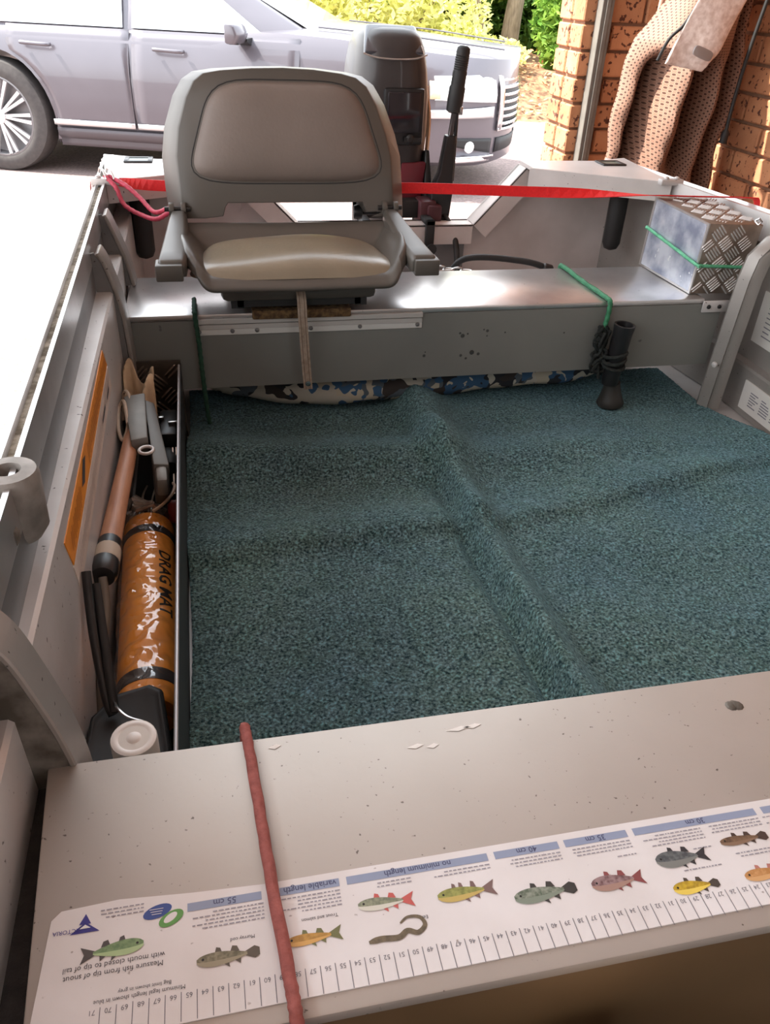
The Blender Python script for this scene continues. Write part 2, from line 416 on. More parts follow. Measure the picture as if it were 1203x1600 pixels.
# ---- aft bench (thwart)
YB0, YB1 = 1.526, 1.765
def bench_rivets(): pass
b_ = MB(); b_.box2((-.172,YB0,-.012),(1.055,YB1,0)); bt = b_.build('bench_top', alu_bright, boat, bevel=.003)
b_ = MB(); b_.box2((-.172,YB0,-.155),(1.10,YB0+.006,-.012)); bf = b_.build('bench_front', alu_painted, boat)
b_ = MB(); b_.box2((-.172,YB1-.006,-.25),(1.04,YB1,-.012)); b_.build('bench_back', alu_pink, boat)
b_ = MB(); b_.box2((-.040,YB0-.004,-.030),(.415,YB0,-.020)); b_.box2((-.040,YB0-.0075,-.018),(.415,YB0,-.008))
hs = b_.build('hinge_strip', mat('grey_vinyl_strip', srgb(176,174,170), .45), bf, bevel=.001, segs=1)
b_ = MB(); b_.box2((-.040,YB0-.003,-.042),(.415,YB0,-.030)); b_.build('hinge_flange', mat('pale_vinyl_strip', srgb(196,196,192), .45), bf, bevel=.0008, segs=1)
for x in (-.034,.03,.078,.185,.285,.405):
    sc_ = MB(); sc_.lathe((x,YB0-.003,-.034), [(.0045,0),(.0042,.0015),(.001,.0022)], axis=(0,-1,0), seg=10); sc_.build('screw', alu_dark, bf)
b_ = MB(); b_.box2((.07,YB0-.012,-.010),(.265,YB0-.001,.008)); b_.box2((.07,YB0-.006,.002),(.265,YB0+.06,.008)); b_.build('coir_pad', rust, bt, bevel=.003, label='frayed brown strip at bench edge')
b_ = MB(); b_.box2((1.05,YB0-.006,-.03),(1.115,YB0-.001,-.004)); br = b_.build('bench_bracket', alu, bf, bevel=.002)
for x in (1.064,1.09):
    sc_ = MB(); sc_.lathe((x,YB0-.006,-.017), [(.005,0),(.004,.003),(.001,.004)], axis=(0,-1,0), seg=10); sc_.build('screw', black, bf)
# dark scuffs on the face of the bench (paint chips)
b_ = MB()
for x,z,s in ((.506,-.064,.007),(.517,-.06,.004),(.50,-.058,.004),(.56,-.055,.005),(.552,-.052,.003),(.60,-.06,.003),(.506,-.108,.006),(.53,-.102,.008),(.545,-.106,.006),(.518,-.115,.004),(.425,-.105,.005),(.427,-.097,.003),(.735,-.066,.003),(.56,-.066,.003)):
    b_.lathe((x,YB0,z),[(s*random.uniform(.5,.7),0),(s*.4,.0006)],axis=(0,-1,0),seg=7)
b_.build('paint_chip', mat('paint_chip', srgb(58,60,58), .7), bf, kind='stuff')
# ---- forward bench
YN0, YN1 = .241, .472
b_ = MB(); b_.xy([(-.152,YN0),(1.12,YN0),(1.13,YN1+.002),(-.166,YN1)], -.012, 0); nb = b_.build('bench_top', alu_bench, boat, bevel=.0022)
b_ = MB(); b_.box2((-.152,YN0+.003,-.20),(1.12,YN0+.008,-.012)); b_.build('bench_front', mat('brown_reflection_aluminium', srgb(138,112,84), .42, .35, srgb(112,90,62), 6, .5, .3, speck=(26,.73,srgb(50,38,26))), boat)  # brown stands for warm reflections painted into the bench face
b_ = MB(); b_.box2((-.158,YN1-.008,-.2),(1.13,YN1-.002,-.012)); b_.build('bench_back', alu_painted, boat)
b_ = MB()
for x,y in ((.448,.437),(.45,.436),(.444,.4365)): b_.lathe((x,y,.0),[(.006,0),(.004,.0012),(.001,.0018)],seg=9)
b_.build('weld_spot', alu_dirty, nb)
b_ = MB()
for x,y,s in ((.182,.4525,.012),(.196,.4535,.009),(.14,.44,.008),(.155,.438,.006),(.02,.46,.006)):
    b_.add([(x-s,y,.0004),(x,y-.0022,.0004),(x+s,y+.0012,.0004),(x+s*.3,y+.003,.0004)],[(0,1,2,3)])
b_.build('paint_scratch', mat('paint_scratch', srgb(224,220,214), .5), nb, kind='stuff')
# dark carpet lining beside the forward bench, and the pale inner bow panel
b_ = MB(); b_.hexa([(-.215,.1,-.06),(-.150,.1,-.06),(-.166,.53,-.06),(-.22,.53,-.06)],[(-.195,.1,-.030),(-.152,.1,-.024),(-.168,.53,-.024),(-.205,.53,-.030)])
b_.build('side_lining', mat('dark_carpet_lining', srgb(58,54,52), .95, col2=srgb(36,34,33), nscale=90, bump=(250,.5)), boat)
b_ = MB(); b_.box2((-.2,-.3,-.262),(1.15,.24,-.25)); b_.build('bow_floor', mat('dark_bow_floor', srgb(50,48,44), .9), boat)
# ---- ribs (knees)
def knee(path, w, d, name='rib'):
    """channel along a path in the XZ plane: two flanges and a rounded web; w along Y, path = (x, y, z)"""
    P = spline(path, 6); r = MB()
    def ring(p, t, k):
        n = Vector((-t.z,0,t.x)).normalized()
        return [p+Vector((0,-w/2,0))-n*d, p+Vector((0,-w/2,0))-n*.004, p+Vector((0,-w/2+.005,0)), p+Vector((0,w/2-.005,0)), p+Vector((0,w/2,0))-n*.004, p+Vector((0,w/2,0))-n*d]
    R = []
    for i, p in enumerate(P):
        t = P[min(i+1,len(P)-1)]-P[max(i-1,0)]
        R.append(ring(p, t, i))
    r.rings(R)
    return r.build(name, alu, boat, smooth=True)
def band(mb, path, wv, th, n=6):
    """strip: path centre line, wv width vector, th thickness vector per point via function"""
    P = spline(path, n); R = []
    for i, p in enumerate(P):
        t = (P[min(i+1,len(P)-1)]-P[max(i-1,0)]).normalized(); wv_ = Vector(wv)
        nn = t.cross(wv_).normalized()*th
        R.append([p-wv_/2, p+wv_/2, p+wv_/2-nn, p-wv_/2-nn])
    mb.rings(R); return mb
# left aft knees: a rounded strap whose flange stands off the hull
for (pts) in ([(-.205,1.735,.142),(-.196,1.735,.120),(-.176,1.735,.055),(-.166,1.735,.0)],
              [(-.200,1.505,.132),(-.188,1.505,.105),(-.170,1.50,.02),(-.166,1.495,-.13),(-.166,1.495,-.25)]):
    r_ = MB(); band(r_, pts, (0,.058,0), -.008); k_ = r_.build('rib', alu_mid, boat, bevel=.003)
    f_ = MB(); band(f_, [(p[0]-.014,p[1]-.027,p[2]) for p in pts], (.026,0,.006), .003); f_.build('rib_flange', alu_dark, k_)
# near left knee: broad strap from rail to bench
pts = [(-.214,.485,.165),(-.196,.485,.158),(-.176,.485,.130),(-.163,.485,.085),(-.152,.487,.028),(-.147,.490,-.03),(-.147,.492,-.09)]
r_ = MB(); band(r_, pts, (0,.040,0), -.006); k_ = r_.build('rib', alu_mid, boat, bevel=.0015, segs=1)
f_ = MB(); band(f_, [(p[0]-.016,p[1]-.019,p[2]-.004) for p in pts[:-1]], (.034,0,.010), .003); f_.build('rib_flange', alu_dirty, k_)
f_ = MB(); band(f_, [(p[0]-.034,p[1]-.026,p[2]-.010) for p in pts[:-1]], (0,.014,0), -.004); f_.build('rib_lip', alu, k_)
# right knee, standing on the floor in front of the aft bench
R = []
for (x, y, z, s) in ((1.088,1.50,-.25,1),(1.094,1.50,-.10,1),(1.102,1.50,.05,1),(1.110,1.50,.098,1),(1.140,1.495,.138,.9),(1.20,1.49,.15,.8)):
    w_ = .046*s
    R.append([(x,y,z),(x+.014,y-.020,z),(x+.020,y-.014,z),(x+.026,y-.020,z),(x+w_,y-.020,z+.0),(x+w_+.004,y+.004,z),(x+w_,y+.012,z),(x+.006,y+.012,z)])
r_ = MB(); r_.rings(R); k_ = r_.build('rib', alu_mid, boat, smooth=True)
b_ = MB()
b_.lathe((1.150,1.478,.150), [(.010,0),(.010,.004),(.004,.006)], axis=(-.2,-1,.5), seg=14); b_.lathe((1.172,1.46,.148), [(.012,0),(.011,.006),(.004,.008)], axis=(-.2,-1,.5), seg=14)
b_.build('rib_bolt', alu_bright, k_, smooth=True)
b_ = MB(); b_.lathe((1.088,1.476,-.135), [(.007,0),(.006,.004),(.002,.005)], axis=(-1,-.5,0), seg=10); b_.build('rib_bolt', alu, k_)
# ---- rowlock socket on the left rail
cast = mat('cast_aluminium', srgb(158,152,146), .6, .35, srgb(112,106,100), 40, bump=(50,.15))
rw = MB(); rw.lathe((-.2005,.686,.088), [(.018,0),(.026,.012),(.0275,.05),(.0275,.068),(.0255,.0735),(.0125,.0745),(.0115,.072),(.0115,.050),(.001,.048)], seg=28)
k_ = rw.build('rowlock_socket', cast, boat, smooth=True)
rw = MB(); rw.lathe((-.2005,.686,.1385), [(.0095,0),(.009,.003),(.003,.0035)], seg=14); rw.build('socket_bush', mat('brown_bush', srgb(120,96,78), .7), k_, smooth=True)
rw = MB(); rw.hexa([(-.226,.664,.092),(-.190,.668,.096),(-.186,.735,.084),(-.226,.74,.080)], [(-.226,.662,.150),(-.183,.668,.150),(-.181,.728,.138),(-.226,.732,.138)])
rw.build('socket_body', cast, k_, bevel=.009, segs=3)
rw = MB(); rw.lathe((-.206,.652,.118), [(.001,0),(.010,.004),(.012,.014),(.009,.024),(.003,.026)], axis=(.3,-.8,.1), seg=12); rw.build('socket_bolt', alu_dirty, k_, smooth=True)
# ---- side tray under the left hull: thin black wall with pale rim, tread-plate end
b_ = MB(); b_.rings([[(-.078,.50,-.26),(-.073,.50,-.26),(-.071,.50,-.098),(-.076,.50,-.098)],[(-.084,1.50,-.26),(-.079,1.50,-.26),(-.075,1.50,-.088),(-.080,1.50,-.088)]])
tw = b_.build('tray_wall', mat('dark_tray_wall', srgb(40,40,42), .5), boat)
b_ = MB(); b_.tube(spline([(-.0735,.50,-.097),(-.0745,.8,-.0935),(-.0765,1.1,-.091),(-.078,1.49,-.087)],8), .0022, 8); b_.build('tray_rim', mat('rim_bright', srgb(176,176,180), .35, .4), tw, smooth=True)
b_ = MB(); b_.box2((-.178,1.502,-.25),(-.075,1.508,-.083)); te = b_.build('tray_end', tread_shaded, boat)
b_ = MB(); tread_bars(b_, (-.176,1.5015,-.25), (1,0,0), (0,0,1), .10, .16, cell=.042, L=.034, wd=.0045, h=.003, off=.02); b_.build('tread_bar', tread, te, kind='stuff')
b_ = MB(); b_.box2((-.17,.50,-.262),(-.078,1.50,-.246)); b_.build('tray_base', mat('tray_base', srgb(44,42,42), .8), boat)
# ---- placards stuck on the hull sides
org_m = mat('placard_orange', srgb(234,150,48), .45, col2=srgb(220,132,38), nscale=18)
plw_m = mat('placard_white', srgb(222,206,194), .5, col2=srgb(186,168,156), nscale=14)
XP = -.1768
def onleft(y, z): return (XP, y, z)
b_ = MB(); b_.hexa([(XP-.003,1.225,.057),(XP-.003,1.250,.022),(XP-.003,.754,-.004),(XP-.003,.735,.040)],[(XP,1.225,.057),(XP,1.250,.022),(XP,.754,-.004),(XP,.735,.040)])
po = b_.build('warning_placard', org_m, boat, label='orange warning strip on left inner hull')
b_ = MB()
for y0, z0, w_ in ((.905,.030,.028),):
    b_.add([(XP+.0004,y0+w_,z0+.006),(XP+.0004,y0+w_*.2,z0+.012),(XP+.0004,y0-w_,z0-.008),(XP+.0004,y0-w_*.2,z0-.014)],[(0,1,2,3)])
b_.build('dark_diamond', print_dark, po)
b_ = MB()
for k in range(56):                                   # lines of illegible small print running across the strip
    y = .765+k*.0085
    if .86 < y < .945: continue
    zc = .018+(y-.75)*.040; n_ = random.choice((.011,.013,.008))
    b_.add([(XP+.0004,y,zc-n_),(XP+.0004,y+.0022,zc-n_),(XP+.0004,y+.0022+.006,zc+n_),(XP+.0004,y+.006,zc+n_)],[(0,1,2,3)])
b_.build('small_print', mat('print_brown', srgb(150,84,24), .6), po, kind='stuff')
b_ = MB(); b_.hexa([(XP-.003,1.252,.019),(XP-.003,1.262,-.020),(XP-.003,.762,-.046),(XP-.003,.752,-.006)],[(XP,1.252,.019),(XP,1.262,-.020),(XP,.762,-.046),(XP,.752,-.006)])
pw = b_.build('notice_placard', plw_m, boat, label='long whitish notice below the orange strip')
b_ = MB()
for k in range(46):
    y = .785+k*.0098
    if k in (31,37): continue
    zc = -.026+(y-.75)*.050; n_ = random.choice((.010,.008,.006))
    b_.add([(XP+.0004,y,zc-n_),(XP+.0004,y+.0016,zc-n_),(XP+.0004,y+.0016+.004,zc+n_),(XP+.0004,y+.004,zc+n_)],[(0,1,2,3)])
b_.build('small_print', mat('print_faint', srgb(160,146,140), .6), pw, kind='stuff')
for y0, y1 in ((1.11,1.16),(1.19,1.225)):
    b_ = MB(); b_.add([(XP+.0005,y0,-.012),(XP+.0005,y1,-.009),(XP+.0005,y1,-.003),(XP+.0005,y0,-.006)],[(0,1,2,3)]); b_.build('dark_bar', print_dark, pw)
plr = mat('placard_pale', srgb(206,202,196), .45)
def right_placard(xf, y0, y1, z0, z1, rows, label):
    b = MB(); b.hexa([(xf(y0),y0,z0),(xf(y1),y1,z0),(xf(y1),y1,z1),(xf(y0),y0,z1)],[(xf(y0)-.003,y0,z0),(xf(y1)-.003,y1,z0),(xf(y1)-.003,y1,z1),(xf(y0)-.003,y0,z1)])
    p = b.build('notice_placard', plr, boat, label=label); t = MB()
    for k in range(rows):
        z = z1-.018-k*(z1-z0-.03)/rows
        for j in range(9):
            ya = y1-.03-j*(y1-y0-.05)/9; yb = ya-(y1-y0-.05)/9*random.uniform(.4,.85)
            xa = xf(ya)-.0034
            t.add([(xa,ya,z),(xa,yb,z),(xa,yb,z-.0026),(xa,ya,z-.0026)],[(0,1,2,3)])
    t.build('small_print', print_grey, p, kind='stuff')
right_placard(lambda y: gr(y)-.0805, 1.05, 1.475, -.243, -.176, 6, 'white notice low on right hull')
right_placard(lambda y: gr(y)-.0535, 1.02, 1.535, -.105, .01, 8, 'white notice high on right hull')
b_ = MB(); R1 = [Vector((1.083+.026*math.cos(a)*(1+.2*math.sin(3*a)),1.437+.028*math.sin(a),-.261)) for a in [k*math.pi/8 for k in range(16)]]
b_.rings([R1,[p+Vector((0,0,.012)) for p in R1]]); b_.build('dark_hole', black, boat, bevel=.003)  # flat black patch in place of a dark hole beside the carpet

# ------------------------------------------------------------------ fish ruler sticker on the forward bench
SZ = .0012
b_ = MB(); b_.xy([(-.139,.341),(-.145,.335),(-.150,.252),(.58,.257),(.58,.3375),(.0,.3365),(-.05,.339),(-.10,.343)], .0001, SZ)
stk = b_.build('fish_ruler', sticker_w, boat, label='white fish measuring ruler stuck on near bench')
zt = SZ+.0003
def up(cx, cy): return lambda x, y: (cx-x, cy-y, zt)  # lettering is upside down as seen from the stern side
for x0,x1 in ((-.053,-.001),(.012,.0555),(.061,.1695),(.175,.227),(.232,.2845),(.290,.398),(.404,.51)):
    b_ = MB(); b_.add([(x0,.325,zt-.0001),(x1,.325,zt-.0001),(x1,.3312,zt-.0001),(x0,.3312,zt-.0001)],[(0,1,2,3)]); b_.build('header_bar', print_blue, stk)
navy = mat('print_navy', srgb(70,74,104), .5)
for s, x in (('55 cm',-.027),('variable length',.034),('no minimum length',.115),('40 cm',.201),('35 cm',.258),('30 cm',.344)):
    hd = MB(); text_mesh(s, .0066, up(x,.3262+.0042), hd, bold=.00008); hd.build('lettering', navy, stk)
tx = MB()
for n in range(17,72):
    x = .356-(n-25)*.01007
    tx.add([(x-.00025,.2535,zt),(x+.00025,.2535,zt),(x+.00025,.2715,zt),(x-.00025,.2715,zt)],[(0,1,2,3)])
    text_mesh(str(n), .0046, up(x-.0050,.2690+.0014), tx)
tx.build('scale_marks', print_grey, stk, kind='stuff')
for s, x, y, sz in (('Measure fish from tip of snout',-.1005,.2945,.0052),('with mouth closed to tip of tail',-.1005,.3000,.0052),
                    ('Minimum legal length shown in blue',-.083,.2760,.0040),('Bag limit shown in grey',-.080,.2803,.0036),('Max samples seasons of fish is a guide',-.077,.2843,.0032)):
    if s.startswith('Max'): continue
    ms = MB(); text_mesh(s, sz, up(x,y), ms); ms.build('lettering', print_dark, stk)
for s, x, y in (('Murray cod',-.016,.3008),('Trout and salmon',.038,.3055),('Eel',.1115,.2925)):
    ms = MB(); text_mesh(s, .0036, up(x,y), ms); ms.build('lettering', print_dark, stk)
dash = MB()                                           # the fine print, too small to read in the photograph
def para(x0, x1, ytop, rows, lh=.0027):
    for r in range(rows):
        x = x1
        stop = x0+random.uniform(0,.35)*(x1-x0)
        while x > stop:
            wd = random.uniform(.0012,.004)
            if x-wd < x0: break
            y = ytop-r*lh
            dash.add([(x,y,zt),(x-wd,y,zt),(x-wd,y-.0009,zt),(x,y-.0009,zt)],[(0,1,2,3)]); x -= wd+.0010
para(-.052,0,.3225,5); para(.012,.055,.3225,5); para(.08,.108,.3225,2); para(.125,.169,.3225,2); para(.175,.226,.3225,3)
para(.233,.284,.3225,3); para(.293,.345,.3225,4); para(.345,.397,.3225,3); para(-.115,-.083,.3370,3); para(.262,.284,.311,1); para(.325,.345,.3065,1)
para(.357,.397,.297,2); para(.312,.345,.291,1); para(.40,.45,.3225,4)
dash.build('fine_print', mat('print_pale', srgb(146,142,150), .5), stk, kind='stuff')
lg = MB()                                             # state logo: two stacked triangles and its name
lg.mat(mat('logo_navy', srgb(46,40,128), .4))
lg.add([(-.1315,.3225,zt),(-.1120,.3225,zt),(-.1218,.3300,zt)],[(0,1,2)]); lg.add([(-.1260,.3285,zt+.0001),(-.1180,.3285,zt+.0001),(-.1220,.3360,zt+.0001)],[(0,1,2)])
lg.mat(sticker_w); lg.add([(-.1255,.3255,zt+.0002),(-.1180,.3255,zt+.0002),(-.1218,.3282,zt+.0002)],[(0,1,2)])
lg.mat(MATS['logo_navy']); text_mesh('VICTORIA', .0042, up(-.1335,.3265), lg); 
lg.build('state_logo', None, stk)
ov = MB()
def oval(mb, x, y, a, b, m, dz, rot=0):
    mb.mat(m); P = [(x+a*math.cos(t)*math.cos(rot)-b*math.sin(t)*math.sin(rot), y+a*math.cos(t)*math.sin(rot)+b*math.sin(t)*math.cos(rot), zt+dz) for t in [k*math.pi/12 for k in range(24)]]
    mb.add(P, [tuple(range(24))])
oval(ov, -.0735, .3290, .0100, .0048, mat('badge_blue', srgb(46,72,140), .4), 0, .25)
oval(ov, -.0640, .3225, .0090, .0050, mat('badge_green', srgb(92,150,72), .4), .0001, .45)
oval(ov, -.0645, .3230, .0052, .0026, sticker_w, .0002, .6)
ov.mat(sticker_w)
for k in range(3): quad(ov, lambda x, y: (x, y, zt+.0003), -.079+k*.0008, .3305-k*.0018, -.0695-k*.0006, .3309-k*.0018)
ov.build('club_badge', None, stk)
def fish(x0, y0, x1, y1, ht, body, belly, fin, face=-1, tail='fork', slim=1.0, fins=2):
    """fish print: head at the left when face is -1; back uppermost in the picture"""
    b = MB(); L = math.hypot(x1-x0, y1-y0); cx, cy = (x0+x1)/2, (y0+y1)/2; an = math.atan2(y1-y0, x1-x0)
    def xf(u, v, dz=0):
        u *= -face*L; v *= L
        return (cx+u*math.cos(an)-v*math.sin(an), cy+u*math.sin(an)+v*math.cos(an), zt+dz)
    N = 16; top = []; bot = []; mid = []
    for k in range(N+1):
        t = k/N; u = -.5+.80*t
        th = (math.sin(math.pi*min(1,t**.75*.96+.03))**.85)*.5*ht*slim+.022
        th *= 1-.15*t
        top.append((u, th*.92)); bot.append((u, -th*1.02)); mid.append((u, -th*.25))
    b.mat(fin)
    for u0, w_, h_ in ((-.22,.13,.10),(.03,.15,.08),)[:fins] if fins < 3 else ((-.24,.09,.10),(-.12,.09,.10),(.08,.10,.09)):
        k0 = ht*.42*slim
        b.add([xf(u0,k0*.8,.0001),xf(u0+w_*.25,k0+h_,.0001),xf(u0+w_*.75,k0+h_*.8,.0001),xf(u0+w_,k0*.7,.0001)],[(0,1,2,3)])
    b.add([xf(-.12,-ht*.35,.0001),xf(0,-ht*.35,.0001),xf(.02,-ht*.35-.10,.0001)],[(0,1,2)])
    b.add([xf(.08,-ht*.30,.0001),xf(.2,-ht*.18,.0001),xf(.19,-ht*.30-.08,.0001)],[(0,1,2)])
    if tail == 'fork': b.add([xf(.26,.03,.0001),xf(.5,.14,.0001),xf(.44,0,.0001),xf(.5,-.14,.0001),xf(.26,-.03,.0001)],[(0,1,2,4),(2,3,4)])
    else: b.add([xf(.26,.03,.0001),xf(.42,.10,.0001),xf(.5,.06,.0001),xf(.5,-.06,.0001),xf(.42,-.10,.0001),xf(.26,-.03,.0001)],[(0,1,2,3,4,5)])
    b.mat(body)
    vs = [xf(*p,.0002) for p in top]+[xf(*p,.0002) for p in mid]; b.add(vs, [(k,k+1,N+2+k,N+1+k) for k in range(N)])
    b.mat(belly)
    vs = [xf(*p,.0002) for p in mid]+[xf(*p,.0002) for p in bot]; b.add(vs, [(k,k+1,N+2+k,N+1+k) for k in range(N)])
    b.mat(print_black); c = xf(-.40,.02,.0003); b.add([(c[0]+.0009*math.cos(a),c[1]+.0009*math.sin(a),c[2]) for a in [q*math.pi/4 for q in range(8)]],[tuple(range(8))])
    b.build('fish', None, stk)
def fm(n, *c, c2=None): return mat('fish_'+n, srgb(*c), .45, col2=srgb(*c2) if c2 else None, nscale=300, ncontrast=.12)
fish(-.123,.3065,-.082,.3085,.24, fm('bass',96,124,84,c2=(124,150,104)), fm('bass_belly',168,190,140), fm('bass_fin',74,66,64), face=1)
fish(-.047,.2885,-.005,.289,.20, fm('cod',98,92,70,c2=(140,132,108)), fm('cod_belly',150,140,116), fm('cod_fin',88,78,66), tail='round')
fish(.013,.2905,.052,.2915,.18, fm('trout',190,146,70,c2=(164,122,56)), fm('trout_belly',206,160,90), fm('trout_fin',110,110,70))
fish(.066,.3075,.107,.306,.21, fm('salmon',150,154,128,c2=(112,118,98)), fm('salmon_belly',206,204,190), fm('salmon_fin',190,90,84))
fish(.124,.3035,.168,.304,.22, fm('perch',156,156,86,c2=(120,124,64)), fm('perch_belly',190,166,96), fm('perch_fin',120,96,92), fins=3)
fish(.179,.2925,.227,.2935,.22, fm('bream',86,98,82,c2=(140,146,132)), fm('bream_belly',126,136,122), fm('bream_fin',58,56,54), tail='round')
fish(.239,.292,.281,.292,.27, fm('silver',104,74,76,c2=(150,124,124)), fm('silver_belly',160,128,116), fm('silver_fin',132,70,70))
fish(.296,.3015,.339,.3005,.30, fm('grunter',72,76,80,c2=(104,108,108)), fm('grunter_belly',120,122,118), fm('grunter_fin',50,50,54))
fish(.298,.278,.335,.2775,.26, fm('golden',196,164,50,c2=(160,130,40)), fm('golden_belly',226,198,90), fm('golden_fin',74,66,60), tail='round')
fish(.354,.307,.395,.307,.16, fm('catfish',92,70,56,c2=(120,94,72)), fm('catfish_belly',130,104,84), fm('catfish_fin',70,56,50), tail='round')
fish(.357,.2775,.397,.278,.22, fm('cray',176,124,72,c2=(200,150,100)), fm('cray_belly',206,160,110), fm('cray_fin',180,120,110))
el = MB(); el.mat(fm('eel',118,104,82,c2=(90,80,64)))
P = spline([(.069,.2805),(.078,.2815),(.090,.2805),(.097,.284),(.104,.2815),(.110,.286),(.1075,.292),(.099,.2935),(.093,.290)],6)
L_ = []; R_ = []
for i, p in enumerate(P):
    t = (P[min(i+1,len(P)-1)]-P[max(i-1,0)]).normalized(); n_ = Vector((-t.y,t.x,0))*(.0022*(1-.75*(i/len(P))**2)*(.5+.5*ss(0,4,i)))
    L_.append((p.x+n_.x,p.y+n_.y,zt+.0001)); R_.append((p.x-n_.x,p.y-n_.y,zt+.0001))
el.add(L_+R_, [(k,k+1,len(P)+k+1,len(P)+k) for k in range(len(P)-1)]); el.build('eel', None, stk)

# ------------------------------------------------------------------ carpet with its creases
def carpet_mat():
    m = bpy.data.materials.new('carpet_pile'); m.use_nodes = True; MATS['carpet_pile'] = m
    nt = m.node_tree; n = nt.nodes; l = nt.links; b = n['Principled BSDF']
    b.inputs['Roughness'].default_value = .95; b.inputs['Specular IOR Level'].default_value = .15
    b.inputs['Sheen Weight'].default_value = .5; b.inputs['Sheen Roughness'].default_value = .4
    b.inputs['Sheen Tint'].default_value = srgb(150,196,210)
    co = n.new('ShaderNodeNewGeometry').outputs['Position']
    def ramp(scale, det, a, c, p0, p1):
        z = n.new('ShaderNodeTexNoise'); z.inputs['Scale'].default_value = scale; z.inputs['Detail'].default_value = det
        l.new(co, z.inputs['Vector']); r = n.new('ShaderNodeValToRGB')
        r.color_ramp.elements[0].position = p0; r.color_ramp.elements[1].position = p1
        r.color_ramp.elements[0].color = a; r.color_ramp.elements[1].color = c
        l.new(z.outputs[0], r.inputs[0]); return r.outputs[0]
    fine = ramp(230, 3, srgb(40,76,86), srgb(176,208,212), .34, .66)
    mid = ramp(34, 3, srgb(118,124,112), srgb(140,140,140), .3, .7)
    big = ramp(3.5, 2, srgb(112,122,130), srgb(142,142,132), .3, .7)
    def mulmix(a, c):
        x = n.new('ShaderNodeMix'); x.data_type = 'RGBA'; x.blend_type = 'OVERLAY'; x.inputs['Factor'].default_value = .8
        l.new(a, x.inputs['A']); l.new(c, x.inputs['B']); return x.outputs['Result']
    l.new(mulmix(mulmix(fine, mid), big), b.inputs['Base Color'])
    z = n.new('ShaderNodeTexNoise'); z.inputs['Scale'].default_value = 300; z.inputs['Detail'].default_value = 2; l.new(co, z.inputs['Vector'])
    bp = n.new('ShaderNodeBump'); bp.inputs['Strength'].default_value = .7; bp.inputs['Distance'].default_value = .004
    l.new(z.outputs[0], bp.inputs['Height']); l.new(bp.outputs[0], b.inputs['Normal'])
    return m
def carpet_z(x, y):
    z = -.243
    # ridge running along the keel, leaning over to the left
    cx = .432-.012*math.sin((y-.6)*3.2)-.016*ss(1.1,1.5,y)
    d = x-cx; hgt = .030+.020*ss(1.0,1.45,y)-.004*math.sin(y*8)
    wl, wr = .012+.022*ss(1.15,1.5,y), .032+.035*ss(1.1,1.5,y)
    z -= .016*math.exp(-((d+.030)/.014)**2)*ss(1.35,1.15,y); hgt += .008*ss(1.2,.9,y)
    z += hgt*math.exp(-(d/(wl if d < 0 else wr))**2)*ss(.35,.65,y)
    # crosswise folds
    fy = 1.075+.02*math.sin(x*4) if x < .44 else 1.075+(x-.44)*.26
    e = y-fy; z += (.017 if x < .44 else .015)*math.exp(-(e/(.075 if e > 0 else .026))**2)
    fy2 = 1.36-.10*(x-.05) if x < .42 else 1.31+.02*(x-.42)
    e = y-fy2; a = (.034 if x < .42 else .020)*(1-.6*ss(.7,1.0,x)); z += a*math.exp(-(e/(.085 if e > 0 else .05))**2)
    z -= .008*ss(.25,.0,x)*math.exp(-((y-1.2)/.08)**2)
    z += .006*math.sin(x*7+y*2.2)*math.sin(y*5+1)*ss(.5,.8,y)
    z += .004*math.sin((x+y)*17)*math.sin((x-y)*11+1)
    return z
b_ = MB()
def cfn(u, v):
    y = .30+v*1.40
    x0 = -.074+.004*math.sin(y*9); x1 = 1.145-.05*ss(1.28,1.6,y)+.006*math.sin(y*7)
    if y < 1.3: x1 = 1.146
    x = x0+(x1-x0)*u
    return (x, y, carpet_z(x,y)+random.uniform(-.0010,.0010))
b_.grid(cfn, 330, 360)
carpet = b_.build('carpet', carpet_mat(), smooth=True, solid=.006)
tag(carpet, 'dark teal speckled carpet with a long crease covering the boat floor', 'carpet')

# ------------------------------------------------------------------ camouflage cushion under the aft bench
def camo():
    m = bpy.data.materials.new('camouflage_print'); m.use_nodes = True
    nt = m.node_tree; n = nt.nodes; l = nt.links; b = n['Principled BSDF']; b.inputs['Roughness'].default_value = .85
    tc = n.new('ShaderNodeTexCoord'); mp = n.new('ShaderNodeMapping'); mp.inputs['Scale'].default_value = (1,.6,1.3); l.new(tc.outputs['Object'], mp.inputs[0])
    nz = n.new('ShaderNodeTexNoise'); nz.inputs['Scale'].default_value = 26; nz.inputs['Detail'].default_value = 1; l.new(mp.outputs[0], nz.inputs['Vector'])
    av = n.new('ShaderNodeMix'); av.data_type = 'RGBA'; av.inputs['Factor'].default_value = .16
    l.new(mp.outputs[0], av.inputs['A']); l.new(nz.outputs['Color'], av.inputs['B'])
    vo = n.new('ShaderNodeTexVoronoi'); vo.inputs['Scale'].default_value = 22; l.new(av.outputs['Result'], vo.inputs['Vector'])
    se = n.new('ShaderNodeSeparateColor'); l.new(vo.outputs['Color'], se.inputs[0])
    rp = n.new('ShaderNodeValToRGB'); rp.color_ramp.interpolation = 'CONSTANT'; e = rp.color_ramp.elements
    e[0].position = 0; e[0].color = srgb(176,172,160); e[1].position = .34; e[1].color = srgb(52,86,118)
    for p, c in ((.5,(38,40,46)),(.66,(176,168,150)),(.8,(80,90,98)),(.92,(52,46,44))):
        q = e.new(p); q.color = srgb(*c)
    l.new(se.outputs[0], rp.inputs[0]); l.new(rp.outputs[0], b.inputs['Base Color'])
    return m
